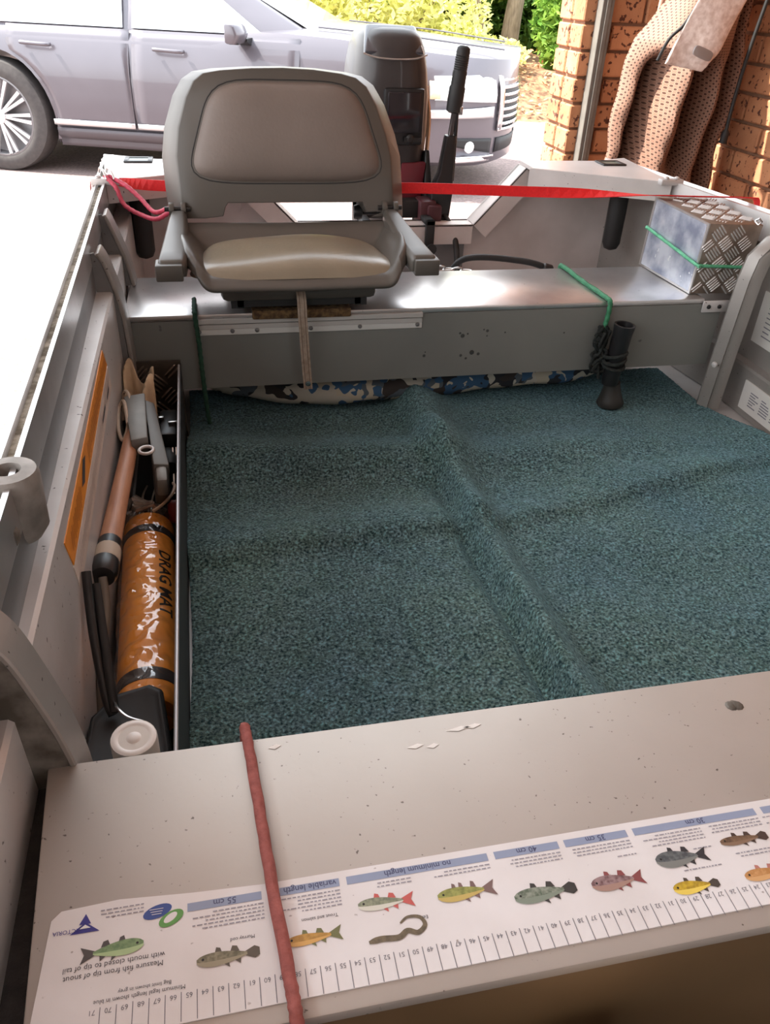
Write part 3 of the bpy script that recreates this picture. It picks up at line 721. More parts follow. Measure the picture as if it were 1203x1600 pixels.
def cush(u, v):
    a = 2*math.pi*u; t = v*2-1
    ew = max(0, 1-abs(t)**4)**.5
    x = .43+t*.475
    rz = .040*ew*(1+.10*math.sin(t*9)+.06*math.sin(t*23+a)); ry = .10*ew
    ca, sa = math.cos(a), math.sin(a)
    return (x, 1.66+.012*math.sin(t*5)+ry*abs(ca)**.7*(1 if ca > 0 else -1), -.198+.012*ss(-.2,1,t)+rz*abs(sa)**.8*(1 if sa > 0 else -1))
b_ = MB(); b_.grid(cush, 40, 60)
tag(b_.build('camouflage_cushion', camo(), smooth=True), 'long blue and white camouflage cushion pushed under the far bench', 'cushion')

# ------------------------------------------------------------------ folding boat seat
shell_m = mat('seat_plastic', srgb(80,74,68), .40, col2=srgb(74,69,63), nscale=8, spec=.5)
vinyl_m = mat('seat_vinyl', srgb(130,118,100), .28, col2=srgb(118,107,90), nscale=14, bump=(130,.10), spec=.6)
vinyl_b = mat('back_vinyl', srgb(116,104,97), .5, col2=srgb(107,96,89), nscale=9, bump=(160,.10), spec=.4)
SX = .163
seat = thing('boat_seat', (SX,1.63,0), 'grey folding boat seat with padded vinyl back on far bench', 'seat')
def pan(u, v):
    s = 2*u-1; a = abs(s)
    y = 1.455+v*.275
    wdt = .222+.010*v
    # rounded front corners
    yf = .050*ss(.80,1.0,a)**2*(1-v)
    x = SX+s*wdt*(1-.06*(1-v)*ss(.5,1,a))
    z = .084+max(.040*ss(.76,.98,a)*ss(-.3,.30,v), .034*ss(.74,.98,v))+.010*ss(.80,1,a)*(1-v)
    z -= .017*ss(.10,0,v)
    z -= .010*math.exp(-((s)/.5)**2)*math.exp(-((v-.5)/.35)**2)
    return (x, y+yf, z)
b_ = MB(); b_.grid(pan, 40, 28); pn = b_.build('seat_pan', shell_m, seat, smooth=True, solid=.012, sub=1)
b_ = MB(); b_.box2((SX-.15,1.50,.030),(SX+.15,1.70,.064)); b_.build('pan_underside', shell_m, seat, bevel=.012)
# arm wings running from the hinge down to a block at the front
for s in (-1, 1):
    b_ = MB(); R = []
    for (y, zt_, zb, xo, xi) in ((1.730,.146,.100,.236,.205),(1.70,.142,.098,.240,.203),(1.60,.132,.096,.248,.203),(1.52,.124,.092,.255,.205),(1.475,.122,.090,.258,.208),(1.468,.118,.092,.256,.211)):
        X = [SX+s*v for v in (xo, xo-.004, xi+.006, xi)]
        R.append([(X[0],y,zb),(X[0],y,zt_-.008),(X[1],y,zt_),(X[2],y,zt_+.001),(X[3],y,zt_-.006),(X[3],y,zb)])
    b_.rings(R); w_ = b_.build('arm_wing', shell_m, seat, bevel=.003)
    b_ = MB(); b_.box2((SX+s*.214,1.458,.086),(SX+s*.262,1.50,.116)); b_.build('wing_foot', shell_m, w_, bevel=.003)
    # hinge: two knuckles and a pin
    for dx in (.012, -.012):
        b_ = MB(); b_.lathe((SX+s*(.222)+dx,1.742,.146), [(.013,-.005),(.013,.005)], axis=(1,0,0), seg=16); b_.build('hinge_knuckle', shell_m, w_, bevel=.001)
    b_ = MB(); b_.lathe((SX+s*.222,1.742,.146), [(.005,-.026),(.005,.026)], axis=(1,0,0), seg=10); b_.build('hinge_pin', black, w_, smooth=True)
# seat cushion
def pad(xc, wd, y0, y1, zf, puff, n=2.6):
    def f(u, v):
        s = 2*u-1; t = 2*v-1
        # map the square to a rounded rectangle
        k = max(abs(s), abs(t)); 
        q = (abs(s)**5+abs(t)**5)**.2 if k > 0 else 1
        r = k/q if q > 0 else 1
        s2, t2 = s*r, t*r
        h_ = max(0, 1-k**3.2)**.55
        return s2, t2, h_
    return f
pf = pad(0,0,0,0,0,0)
def seatpad(u, v):
    s, t, h_ = pf(u, v); y = 1.570+t*.100
    x = SX-.002+s*(.192-.022*t)
    return (x, y, .083+.034*h_+.008*ss(.1,1,t)+.004*math.sin(s*4+1)*h_)
b_ = MB(); b_.grid(seatpad, 36, 24); b_.build('seat_cushion', vinyl_m, seat, smooth=True, sub=1)
# backrest shell with the cut-out at its foot
BT = rad(13)
def bk(x, h, d):                                      # x across, h up the back, d towards the rear
    return Vector((x, 1.738+h*math.sin(BT)+d*math.cos(BT), .128+h*math.cos(BT)-d*math.sin(BT)))
oc = [(-.078,.000),(-.081,.06),(-.082,.12),(-.072,.175),(-.050,.232),(-.030,.262),(-.008,.276),(.03,.282),(.10,.287),(.17,.289),(.24,.287),(.305,.281),(.338,.274),(.362,.258),(.385,.222),(.408,.165),(.420,.12),(.424,.06),(.426,.000),
      (.370,.000),(.368,.010),(.336,.010),(.330,.020),(.326,.030),(.044,.030),(.038,.022),(.032,.004),(-.03,.0)]
def inset(p, a):
    x, h = p
    if h < .035 and -.03 < x < .37: return p
    return (SX+(x-SX)*(1-a/.25)+0.0, h-(.32*a*ss(.05,.27,h)))
b_ = MB(); R = []
for a, d in ((.004,.062),(0,.058),(0,.052),(.028,.006),(.032,0)):
    R.append([bk(*inset(p,a),d) for p in oc])
b_.rings(R, True, True)
bs = b_.build('backrest', shell_m, seat, bevel=.0012, segs=1)
def backpad(u, v):
    s, t, h_ = pf(u, v); hh = .160+t*.094
    wd = .178-.033*t
    x = .172+s*wd+.0*t
    return bk(x, hh+.002, .004-.030*h_)
b_ = MB(); b_.grid(backpad, 36, 28); b_.build('back_cushion', vinyl_b, seat, smooth=True, sub=1)
b_ = MB()
for i in range(48):                                   # dark gap around the back cushion, painted as a black tube
    pass
rim = []
for k in range(64):
    a = 2*math.pi*k/64; c, s_ = math.cos(a), math.sin(a)
    q = 1/max(1e-6,(abs(c)**5+abs(s_)**5)**.2); s2, t2 = c*q, s_*q
    rim.append(bk(.172+s2*(.179-.033*t2), .162+t2*.0955, .0015))
rim.append(rim[0]); b_.tube(rim, .0020, 8); b_.build('cushion_gap', blackmat, bs, smooth=True)
# strap with eyelet hanging from the seat front, swivel under the seat
stp = mat('strap_webbing', srgb(168,152,136), .85, col2=srgb(140,122,106), nscale=120, bump=(300,.4))
b_ = MB(); P = spline([(.163,1.50,.050),(.164,1.488,.034),(.165,1.486,.0),(.170,1.494,-.08),(.175,1.497,-.155)],8)
b_.rings([[p+Vector((-.009,0,0)),p+Vector((.009,0,0)),p+Vector((.009,.002,0)),p+Vector((-.009,.002,0))] for p in P])
st = b_.build('strap', stp, seat, label='beige webbing strap')
b_ = MB(); b_.lathe((.1745,1.4965,-.142),[(.0055,0),(.0055,.0015),(.0025,.002)],axis=(0,-1,0),seg=16); b_.build('eyelet', steel, st)
for dx in (-.0045,.0045):
    b_ = MB(); b_.tube([p+Vector((dx,-.0004,0)) for p in P], .0006, 5); b_.build('stitching', mat('stitch', srgb(116,98,84), .9), st)
b_ = MB(); b_.lathe((SX,1.62,0),[(.10,.0),(.10,.006),(.06,.010),(.05,.024),(.085,.028),(.085,.034)],seg=28); b_.build('swivel', black, seat, smooth=True)
b_ = MB()
for s in (-1,1): b_.box2((SX+s*.12-.012,1.51,.016),(SX+s*.12+.012,1.70,.032))
b_.box2((SX-.12,1.51,.018),(SX+.12,1.53,.032)); b_.build('swivel_bracket', blackmat, seat)
b_ = MB(); b_.lathe((.315,1.80,.124),[(.004,0),(.014,.002),(.016,.010),(.014,.020),(.006,.022),(.005,.075)],axis=(1,-.12,0),seg=12)
b_.build('clamp_knob', black, seat, smooth=True)

# ------------------------------------------------------------------ outboard motor on the transom
cowl_m = mat('cowl_paint', srgb(56,51,51), .42, .1, srgb(50,46,46), 30, coat=.15)
red_m = mat('maroon_decal', srgb(110,36,48), .4)
silver_m = mat('silver_decal', srgb(200,170,140), .3, .5)
motor = thing('outboard_motor', (.50,2.28,-.02), 'dark grey outboard motor with upright black tiller behind the seat', 'motor')
def cring(z, hx, hy, cx=.505, cy=2.415, e=3.4, n=36):
    out = []
    for k in range(n):
        a = 2*math.pi*k/n; c, s = math.cos(a), math.sin(a)
        out.append(Vector((cx+hx*math.copysign(abs(c)**(2/e),c), cy+hy*math.copysign(abs(s)**(2/e),s), z)))
    return out
b_ = MB(); b_.rings([cring(.02,.075,.11),cring(.06,.092,.13),cring(.13,.104,.145),cring(.22,.110,.152),cring(.30,.108,.152),cring(.36,.101,.148),cring(.405,.092,.140),cring(.432,.082,.128),cring(.447,.066,.112),cring(.452,.04,.09)])
cw = b_.build('cowl', cowl_m, motor, smooth=True)
b_ = MB(); b_.hexa([(.418,2.285,.392),(.582,2.285,.392),(.572,2.36,.449),(.432,2.36,.449)],[(.424,2.277,.402),(.576,2.277,.402),(.566,2.35,.459),(.438,2.35,.459)])
b_.build('top_cover', mat('cover_grey', srgb(84,84,90), .22, .3, srgb(70,70,76), 60, coat=.7), cw, bevel=.008)
b_ = MB(); b_.tube(spline([(.418,2.272,.397),(.45,2.266,.389),(.505,2.264,.386),(.556,2.266,.389),(.584,2.272,.397)],6), .0022, 6); b_.build('cover_seam', steel, cw, smooth=True)
b_ = MB(); b_.box2((.472,2.256,.185),(.582,2.285,.322)); fw = b_.build('starter_panel', black, cw, bevel=.008)
b_ = MB(); b_.box2((.482,2.252,.215),(.572,2.262,.314)); b_.build('panel_face', mat('panel_gloss', srgb(36,30,34), .12), fw, bevel=.006)
b_ = MB(); b_.lathe((.545,2.256,.202),[(.010,0),(.012,.006),(.006,.012)],axis=(0,-1,0),seg=12); b_.box2((.53,2.246,.196),(.575,2.254,.206)); b_.build('pull_handle', blackmat, fw)
b_ = MB(); b_.hexa([(.53,2.268,.03),(.590,2.275,.03),(.600,2.275,.14),(.53,2.264,.14)],[(.53,2.28,.03),(.590,2.30,.03),(.600,2.30,.14),(.53,2.28,.14)]); b_.build('maroon_decal', red_m, cw, bevel=.004)
b_ = MB(); b_.tube(spline([(.606,2.34,.32),(.6145,2.33,.24),(.612,2.325,.16),(.602,2.32,.09),(.585,2.315,.04)],6), [.004]*4+[.006]*17+[.004]*4, 6); b_.build('silver_stripe', silver_m, cw, smooth=True)
b_ = MB(); b_.rings([cring(-.62,.030,.06,.505,2.45,2.5),cring(-.40,.035,.075,.505,2.45,2.5),cring(-.12,.05,.09,.505,2.43,2.5),cring(.03,.07,.105)]); b_.build('midsection', cowl_m, motor, smooth=True)
b_ = MB(); b_.lathe((.505,2.49,-.56),[(.01,-.09),(.04,-.05),(.045,.05),(.03,.12)],axis=(0,1,0),seg=16); b_.build('gearcase', cowl_m, motor, smooth=True)
for k in range(3):
    a = k*2*math.pi/3; b_ = MB()
    b_.hexa([(.505+.03*math.cos(a)-.02*math.sin(a),2.60,-.56+.03*math.sin(a)+.02*math.cos(a)),(.505+.11*math.cos(a)-.05*math.sin(a),2.59,-.56+.11*math.sin(a)+.05*math.cos(a)),(.505+.11*math.cos(a)+.05*math.sin(a),2.62,-.56+.11*math.sin(a)-.05*math.cos(a)),(.505+.03*math.cos(a)+.02*math.sin(a),2.62,-.56+.03*math.sin(a)-.02*math.cos(a))],
            [(.505+.03*math.cos(a)-.02*math.sin(a),2.604,-.56+.03*math.sin(a)+.02*math.cos(a)),(.505+.11*math.cos(a)-.05*math.sin(a),2.594,-.56+.11*math.sin(a)+.05*math.cos(a)),(.505+.11*math.cos(a)+.05*math.sin(a),2.624,-.56+.11*math.sin(a)-.05*math.cos(a)),(.505+.03*math.cos(a)+.02*math.sin(a),2.624,-.56+.03*math.sin(a)-.02*math.cos(a))])
    b_.build('propeller_blade', blackmat, motor)
b_ = MB(); b_.box2((.40,2.225,-.06),(.425,2.30,.05)); b_.box2((.575,2.225,-.06),(.60,2.30,.05)); b_.box2((.40,2.225,.005),(.60,2.29,.05)); b_.box2((.40,2.135,.005),(.425,2.23,.02)); b_.box2((.575,2.135,.005),(.60,2.23,.02)); b_.box2((.40,2.135,-.09),(.425,2.148,.02)); b_.box2((.575,2.135,-.09),(.60,2.148,.02))
cb = b_.build('clamp_bracket', blackmat, motor, bevel=.003)
for x in (.412,.588):
    b_ = MB(); b_.lathe((x,2.148,-.05),[(.006,.02),(.006,-.03),(.014,-.032),(.014,-.038)],axis=(0,1,0),seg=12); b_.build('clamp_screw', blackmat, cb)
b_ = MB(); b_.box2((.572,2.20,-.035),(.618,2.27,.055)); b_.box2((.592,2.19,-.005),(.632,2.25,.045)); b_.build('throttle_housing', mat('maroon_housing', srgb(74,34,40), .5), motor, bevel=.006)
# tiller arm standing up
tl = MB(); tl.rings([[Vector(c)+Vector((sx*a,sy*b2,0)) for sx,sy in ((-1,-1),(1,-1),(1,1),(-1,1))] for c,a,b2 in (((.635,2.24,.0),.026,.022),((.636,2.24,.07),.030,.024),((.646,2.24,.12),.019,.02),((.650,2.24,.19),.014,.017),((.653,2.24,.215),.014,.016))])
ta = tl.build('tiller_arm', black, motor, bevel=.004)
b_ = MB(); b_.lathe((.653,2.24,.21),[(.014,-.005),(.0075,.0),(.0075,.075),(.011,.08)],axis=(.10,0,1),seg=12); b_.build('tiller_shaft', mat('dark_steel', srgb(96,92,92), .3, .8), ta, smooth=True)
b_ = MB(); b_.tube([(.668,2.238,.10),(.666,2.238,.28)], .005, 8); b_.build('shift_rod', black, ta, smooth=True)
b_ = MB(); pr = [(.0125,0),(.0195,.004),(.021,.03),(.021,.06),(.0185,.064),(.0185,.070),(.0185,.095)]
for k in range(8): pr += [(.0180,.098+k*.005),(.0168,.1005+k*.005)]
pr += [(.0175,.140),(.0165,.150),(.010,.155)]
b_.lathe((.656,2.24,.268), pr, axis=(.10,0,1), seg=18); b_.build('tiller_grip', blackmat, ta, smooth=True)
b_ = MB(); b_.box2((.666,2.225,.265),(.678,2.245,.285)); b_.build('grip_clip', steel, ta, bevel=.002)
b_ = MB(); b_.hexa([(.585,2.30,.03),(.605,2.30,.03),(.60,2.32,.16),(.585,2.32,.16)],[(.60,2.26,.04),(.622,2.26,.05),(.612,2.29,.17),(.60,2.29,.17)]); b_.build('steering_link', black, motor, bevel=.004)
# cables
b_ = MB(); b_.tube(spline([(.64,2.24,.02),(.655,2.20,.0),(.665,2.15,-.04),(.66,2.10,-.09),(.635,2.03,-.10),(.60,1.98,-.10)],8), .008, 10); b_.build('control_cable', blackmat, motor, smooth=True)
hose = MB(); hose.tube(spline([(.585,1.90,-.04),(.60,1.88,-.012),(.64,1.87,-.002),(.72,1.86,-.006),(.80,1.845,-.02),(.90,1.84,-.075),(1.0,1.86,-.16),(1.05,1.92,-.228)],8), .0075, 10)
hz = hose.build('fuel_hose', blackmat, smooth=True); tag(hz, 'black rubber fuel hose arching behind the far bench', 'hose')
b_ = MB(); b_.lathe((.80,1.842,-.021),[(.008,0),(.011,.004),(.011,.022),(.008,.026)],axis=(1,-.05,-.25),seg=12); b_.build('hose_clamp', black, hz)
# chain end behind the seat
b_ = MB()
ch = thing('chain', (.545,1.80,0), 'small bright steel chain behind the seat on the far bench', 'chain')
for k in range(4):
    c = Vector((.525+k*.020,1.80-.004*k,-.006-.001*k)); R = []
    ax = Vector((0,0,1)) if k % 2 else Vector((0,1,.3)).normalized()
    P = [c+Vector((.013*math.cos(t),0,0))+ax.cross(Vector((1,0,0)))*.007*math.sin(t) for t in [q*math.pi/8 for q in range(17)]]
    m_ = MB(); m_.tube(P, .0022, 6); m_.build('chain_link', steel, ch, smooth=True)

# ------------------------------------------------------------------ tread-plate box with a mirror-bright side
def q3(a): return Vector(a)
bxb = [q3((1.034,1.556,.001)),q3((1.150,1.550,.001)),q3((1.142,1.772,.001)),q3((1.024,1.778,.001))]
bxt = [q3((1.040,1.556,.152)),q3((1.162,1.548,.150)),q3((1.154,1.772,.156)),q3((1.030,1.778,.158))]
box = thing('tread_plate_box', (1.09,1.66,0), 'square tread plate box with shiny smooth side, standing on far bench end', 'box')
b_ = MB(); b_.hexa(bxb, bxt); b_.build('box_body', tread, box, bevel=.002)
def face_on(a, b, c, d, n, off):
    return [p+n*off for p in (a,b,c,d)]
n_l = Vector((-1,0,.04)).normalized()
b_ = MB(); A = [bxb[3],bxb[0],bxt[0],bxt[3]]; cen = sum(A, Vector())/4
A2 = [cen+(p-cen)*.95+n_l*.0012 for p in A]; A1 = [cen+(p-cen)*.95 for p in A]
b_.hexa(A1, A2); b_.build('mirror_side', mirror, box, label='smooth mirror-like side')
b_ = MB()
for i in range(4):                                    # bright folded rim around that side
    p, q = A[i], A[(i+1)%4]; pi, qi = cen+(p-cen)*.945, cen+(q-cen)*.945
    b_.hexa([p,q,qi,pi],[v+n_l*.003 for v in (p,q,qi,pi)])
b_.build('side_rim', alu_bright, box)
b_ = MB()
u = (bxb[1]-bxb[0]); v = (bxt[0]-bxb[0]); tread_bars(b_, bxb[0]-Vector((0,.0005,0)), u, v, u.length, v.length, cell=.031, L=.027, wd=.0036, h=.0026, off=.004)
u = (bxt[1]-bxt[0]); v = (bxt[3]-bxt[0]); tread_bars(b_, bxt[0]+Vector((0,0,.0004)), u, v, u.length, v.length, cell=.031, L=.027, wd=.0036, h=.0026)
b_.build('tread_bar', alu, box, kind='stuff')
b_ = MB(); b_.tube([(1.145,1.558,.156),(1.150,1.552,.162),(1.156,1.549,.156),(1.150,1.551,.150),(1.145,1.558,.156)], .0025, 6); b_.build('hinge_ring', alu_bright, box, smooth=True)

# ------------------------------------------------------------------ cords, straps, ropes
TW = (.16, 3, 420)
green = mat('green_cord', srgb(58,132,92), .7, col2=srgb(30,92,62), nscale=90, bump=(200,.3))
green_l = mat('pale_green_cord', srgb(96,176,136), .6, col2=srgb(62,140,100), nscale=90)
dgreen = mat('dark_green_cord', srgb(34,78,58), .8, col2=srgb(18,48,36), nscale=110, bump=(200,.3))
def cord(name, pts, r, m, label, cat, n=10, tw=TW, group=None):
    b = MB(); b.tube(spline(pts, n), r, 9, twist=tw); o = b.build(name, m, smooth=True); return tag(o, label, cat, group)
cord('elastic_cord', [(1.06,1.786,.088),(1.025,1.782,.088),(1.022,1.76,.087),(1.024,1.66,.078),(1.030,1.553,.066),(1.038,1.546,.066),(1.09,1.544,.064),(1.152,1.540,.062),(1.158,1.545,.062)], .0036, green_l, 'thin green cord stretched around the tread plate box', 'cord')
cord('green_rope', [(.814,1.77,-.10),(.814,1.7715,-.01),(.815,1.758,.005),(.819,1.65,.004),(.824,1.535,.005),(.825,1.517,-.002),(.822,1.513,-.04),(.818,1.512,-.06)], .0052, green, 'green rope wrapped over the far bench, right of the seat', 'rope')
cord('dark_green_rope', [(-.040,1.60,.006),(-.040,1.53,.006),(-.039,1.5165,-.004),(-.036,1.514,-.06),(-.035,1.513,-.12),(-.032,1.514,-.20),(-.03,1.52,-.232)], .0045, dgreen, 'dark green rope hanging down the bench front below the seat left side', 'rope')
cord('faded_red_rope', [(-.004,.486,-.06),(-.004,.482,.0),(-.003,.472,.0072),(.001,.42,.0066),(.007,.332,.0066),(.013,.262,.0066),(.0145,.239,.0066),(.015,.230,-.004),(.016,.229,-.06)], .0046, mat('faded_red_cord', srgb(164,92,84), .8, col2=srgb(132,70,64), nscale=140, bump=(260,.3)), 'faded red rope lying across the near bench and ruler', 'rope', tw=(.08,3,900))
# flat red strap pulled across behind the seat
redm = mat('red_webbing', srgb(226,24,26), .55, col2=srgb(206,14,20), nscale=200, bump=(400,.2))
b_ = MB(); pts = spline([(-.250,1.955,.120),(-.248,1.955,.150),(-.240,1.952,.160),(-.20,1.95,.158),(-.09,1.935,.151),(.2,1.895,.151),(.455,1.85,.163),(.72,1.815,.162),(.96,1.775,.163),(1.10,1.745,.165),(1.222,1.72,.167),(1.250,1.715,.161),(1.253,1.714,.12)],10)
R = []
for i, p in enumerate(pts):
    k = p.x; hw = .0115
    th = rad(90)*ss(-.10,-.245,k)+rad(106)*ss(.70,1.05,k)   # the strap twists flat where it meets each rail
    d = Vector((0,math.sin(th),math.cos(th)))*hw; n = Vector((0,math.cos(th),-math.sin(th)))*.0009
    R.append([p+d+n,p-d+n,p-d-n,p+d-n])
b_.rings(R); tag(b_.build('red_strap', redm), 'bright red flat strap stretched across the boat behind the seat', 'strap')
# red shock cord hooked to the left rail and the seat hinge
sk = thing('shock_cord', (-.205,1.90,.16), 'doubled pinkish red cord hooked between left rail and seat', 'cord')
pink = mat('pink_cord', srgb(190,58,82), .6, col2=srgb(160,40,60), nscale=150)
b_ = MB(); b_.tube(spline([(-.212,1.925,.174),(-.190,1.90,.155),(-.175,1.875,.125),(-.140,1.84,.112),(-.105,1.79,.115),(-.072,1.755,.138),(-.05,1.735,.135)],8), .0048, 8, twist=TW); b_.build('cord_strand', pink, sk, smooth=True)
b_ = MB(); b_.tube(spline([(-.205,1.93,.172),(-.170,1.90,.160),(-.140,1.87,.140),(-.110,1.82,.122),(-.075,1.76,.142),(-.048,1.74,.128)],8), .0048, 8, twist=TW); b_.build('cord_strand', pink, sk, smooth=True)
for dx in (0,.016):
    b_ = MB(); b_.tube(spline([(-.208+dx,1.915,.168),(-.214+dx,1.93,.182),(-.222+dx,1.945,.186),(-.226+dx,1.953,.176)],6), .0028, 8); b_.build('wire_hook', steel, sk, smooth=True)
# black rod tube tied to the bench with tangled rope
bt_ = thing('tied_rod_tube', (.845,1.49,-.18), 'black rod tube tied upright against the far bench front', 'rod holder')
b_ = MB(); b_.lathe((.846,1.490,-.175),[(.017,0),(.019,.01),(.021,.12),(.023,.134),(.0225,.138),(.018,.138),(.016,.11),(.002,.108)],axis=(.05,-.02,1),seg=22); b_.build('tube', black, bt_, smooth=True)
b_ = MB(); b_.lathe((.865,1.50,-.232),[(.028,0),(.031,.006),(.026,.018),(.019,.042),(.018,.056)],axis=(-.1,0,1),seg=20); b_.build('tube_foot', mat('smoky_plastic', srgb(46,42,38), .5), bt_, smooth=True)
rp_ = mat('dark_tangled_rope', srgb(34,40,36), .9, col2=srgb(18,20,20), nscale=120, bump=(220,.5))
for k in range(3):
    z = -.128+k*.012; P = [(.846+.0235*math.cos(t)+.001*math.sin(5*t),1.490+.0245*math.sin(t),z+.006*math.sin(t*1+k)) for t in [q*math.pi/10 for q in range(22)]]
    b_ = MB(); b_.tube(P, .004, 8, twist=TW); b_.build('rope_wrap', rp_, bt_, smooth=True)
b_ = MB(); rr = random.Random(5)
for k in range(9):
    P = [(.818+rr.uniform(-.016,.014), 1.505+rr.uniform(-.012,.010), -.055-j*.020+rr.uniform(-.014,.014)) for j in range(6)]
    b_.tube(spline(P,5), .0034, 7, twist=TW)
for k in range(10):
    p = Vector((.806+rr.uniform(-.004,.006),1.502,-.06-k*.010)); b_.tube([p,p+Vector((-.012+rr.uniform(-.006,.006),-.004,rr.uniform(-.01,.012)))],[.002,.0006],5)
b_.build('rope_tangle', rp_, bt_, smooth=True, kind='stuff')

# ------------------------------------------------------------------ things lying in the left side tray
TZ = -.246
# orange mat rolled up in a clear bag
dm = thing('rolled_mat', (-.125,.90,TZ), 'orange rolled DRAG MAT in clear plastic lying in the left tray', 'mat')
omat = mat('orange_fabric', srgb(250,168,70), .6, col2=srgb(242,152,54), nscale=20)
A, B = Vector((-.1185,.70,-.205)), Vector((-.1335,1.105,-.205)); AX = (B-A).normalized(); SD = AX.cross(Vector((0,0,1))).normalized()
if SD.x < 0: SD = -SD
def roll_pt(t, a, r):                                 # t along the roll, a around it
    return A+(B-A)*t+SD*math.cos(a)*r*1.02+Vector((0,0,1))*math.sin(a)*r*.98
RW = .0385
b_ = MB(); R = []
for t, k in ((0,.90),(.01,.97),(.03,1),(.97,1),(.99,.97),(1,.90)): R.append([roll_pt(t, 2*math.pi*q/36, RW*k) for q in range(36)])
b_.rings(R); rb = b_.build('mat_roll', omat, dm, smooth=True)
bb = mat('black_band', srgb(52,46,46), .55)
for t0, t1, lab in ((.075,.125,0),(.86,.905,1)):
    b_ = MB(); b_.rings([[roll_pt(t, 2*math.pi*q/36, RW*k) for q in range(36)] for t, k in ((t0,1.0),(t0,1.02),(t1,1.02),(t1,1.0))]); b_.build('band', bb, rb, smooth=True)
tx = MB()
def ontoroll(x, y):                                   # lettering runs down the roll, wrapped on its right flank
    a = rad(47)+(-y)/RW+.0; return roll_pt(.70-x/(B-A).length, a, RW*1.006)
def sub_text(s, size, xf):
    m = MB(); text_mesh(s, size, lambda x, y: Vector((x,y,0)), m, bold=.0006)
    bm = bmesh.new(); vs = [bm.verts.new(v) for v in m.v]
    for f in m.f:
        try: bm.faces.new([vs[i] for i in f])
        except ValueError: pass
    bmesh.ops.triangulate(bm, faces=bm.faces); bmesh.ops.subdivide_edges(bm, edges=bm.edges, cuts=2, use_grid_fill=True); bm.verts.index_update()
    tx.add([xf(v.co.x,v.co.y) for v in bm.verts],[[v.index for v in f.verts] for f in bm.faces]); bm.free()
sub_text('DRAG MAT', .029, lambda x, y: ontoroll(x+.055, y-.010))
tx.build('lettering', print_black, rb)
def clear_plastic():
    m = bpy.data.materials.new('clear_plastic'); m.use_nodes = True; nt = m.node_tree; n = nt.nodes; l = nt.links
    out = n['Material Output']; n.remove(n['Principled BSDF'])
    tr = n.new('ShaderNodeBsdfTransparent'); gl = n.new('ShaderNodeBsdfGlossy'); gl.inputs['Roughness'].default_value = .08
    lw = n.new('ShaderNodeLayerWeight'); lw.inputs['Blend'].default_value = .5; fr = n.new('ShaderNodeMapRange'); fr.interpolation_type = 'SMOOTHSTEP'; fr.inputs['To Min'].default_value = .035; fr.inputs['To Max'].default_value = .40
    l.new(lw.outputs['Facing'], fr.inputs[0]); mx = n.new('ShaderNodeMixShader')
    l.new(fr.outputs[0], mx.inputs[0]); l.new(tr.outputs[0], mx.inputs[1]); l.new(gl.outputs[0], mx.inputs[2]); l.new(mx.outputs[0], out.inputs[0])
    tr.inputs['Color'].default_value = (.97,.96,.95,1)
    return m
clp = clear_plastic(); rr = random.Random(3)
PH = [(rr.uniform(20,60),rr.uniform(0,6),rr.choice((2,3,4,5)),rr.uniform(0,6)) for _ in range(9)]
def wrap(u, v):
    a = 2*math.pi*u; t = -.055+1.135*v
    r = RW*1.06
    if t > 1: r *= 1-.55*ss(1.0,1.075,t)
    if t < 0: r *= 1-.15*ss(0,-.05,t)
    q_ = Vector((t*14, math.cos(a)*1.8, math.sin(a)*1.8)); w_ = abs(noise.noise(q_))*1.4+.5*abs(noise.noise(q_*2.3+Vector((3,1,2))))-.35
    am = .0065*(1+.8*ss(.9,1.05,t)+.5*ss(.08,-.03,t))*(.4+.6*math.sin(a*.5+.6)**2)
    return roll_pt(t, a, r+w_*am)
b_ = MB(); b_.grid(wrap, 72, 150); b_.build('clear_bag', clp, dm, smooth=True, label='clear crinkled plastic bag')
b_ = MB(); P = []
for k in range(70):                                   # gathered, knotted neck of the bag
    a = k*.9; P.append(roll_pt(1.045+.030*math.sin(k*.37)+.015*(k/70), a, .012+.022*math.sin(k*.71)**2)+Vector((-.008,0,.016)))
b_.tube(P, .0045, 5); b_.build('bag_knot', mat('crumpled_plastic', srgb(196,186,176), .18, .25, srgb(120,110,102), 60), dm, smooth=False)
# wooden handle with taped end
wp = thing('wooden_pole', (-.165,1.05,-.12), 'worn copper-brown wooden pole with taped black end in left tray', 'pole')
wood = mat('worn_wood', srgb(190,138,104), .5, col2=srgb(150,100,72), nscale=14, stretch=(9,1,9), bump=(40,.1))
P0, P1 = Vector((-.152,1.300,-.105)), Vector((-.1665,.84,-.090)); D = (P1-P0).normalized()
b_ = MB(); b_.tube([P0+(P1-P0)*t for t in (0,.02,.3,.6,.84)], [.010,.0125,.0130,.0135,.0150], 16); b_.build('pole_shaft', wood, wp, smooth=True)
b_ = MB(); b_.tube([P0+(P1-P0)*t for t in (.83,.87)], [.0156,.0160], 16); b_.build('black_tape', black, wp, smooth=True)
b_ = MB(); b_.tube([P0+(P1-P0)*t for t in (.87,.88,.935,.94)], [.0165,.0172,.0176,.0168], 18); b_.build('pale_collar', mat('pale_collar', srgb(176,160,142), .6), wp, smooth=True)
b_ = MB(); b_.tube([P0+(P1-P0)*t for t in (.935,.94,.985,1.0)], [.0178,.0182,.0182,.015], 18); b_.build('end_cap', black, wp, smooth=True)
b_ = MB(); b_.tube(spline([P1,P1+Vector((.002,-.03,-.03)),P1+Vector((-.004,-.08,-.06)),P1+Vector((-.010,-.14,-.12))],6), [.0055]*19, 8); b_.build('end_rod', mat('grey_rod', srgb(120,112,102), .5, .3), wp, smooth=True)
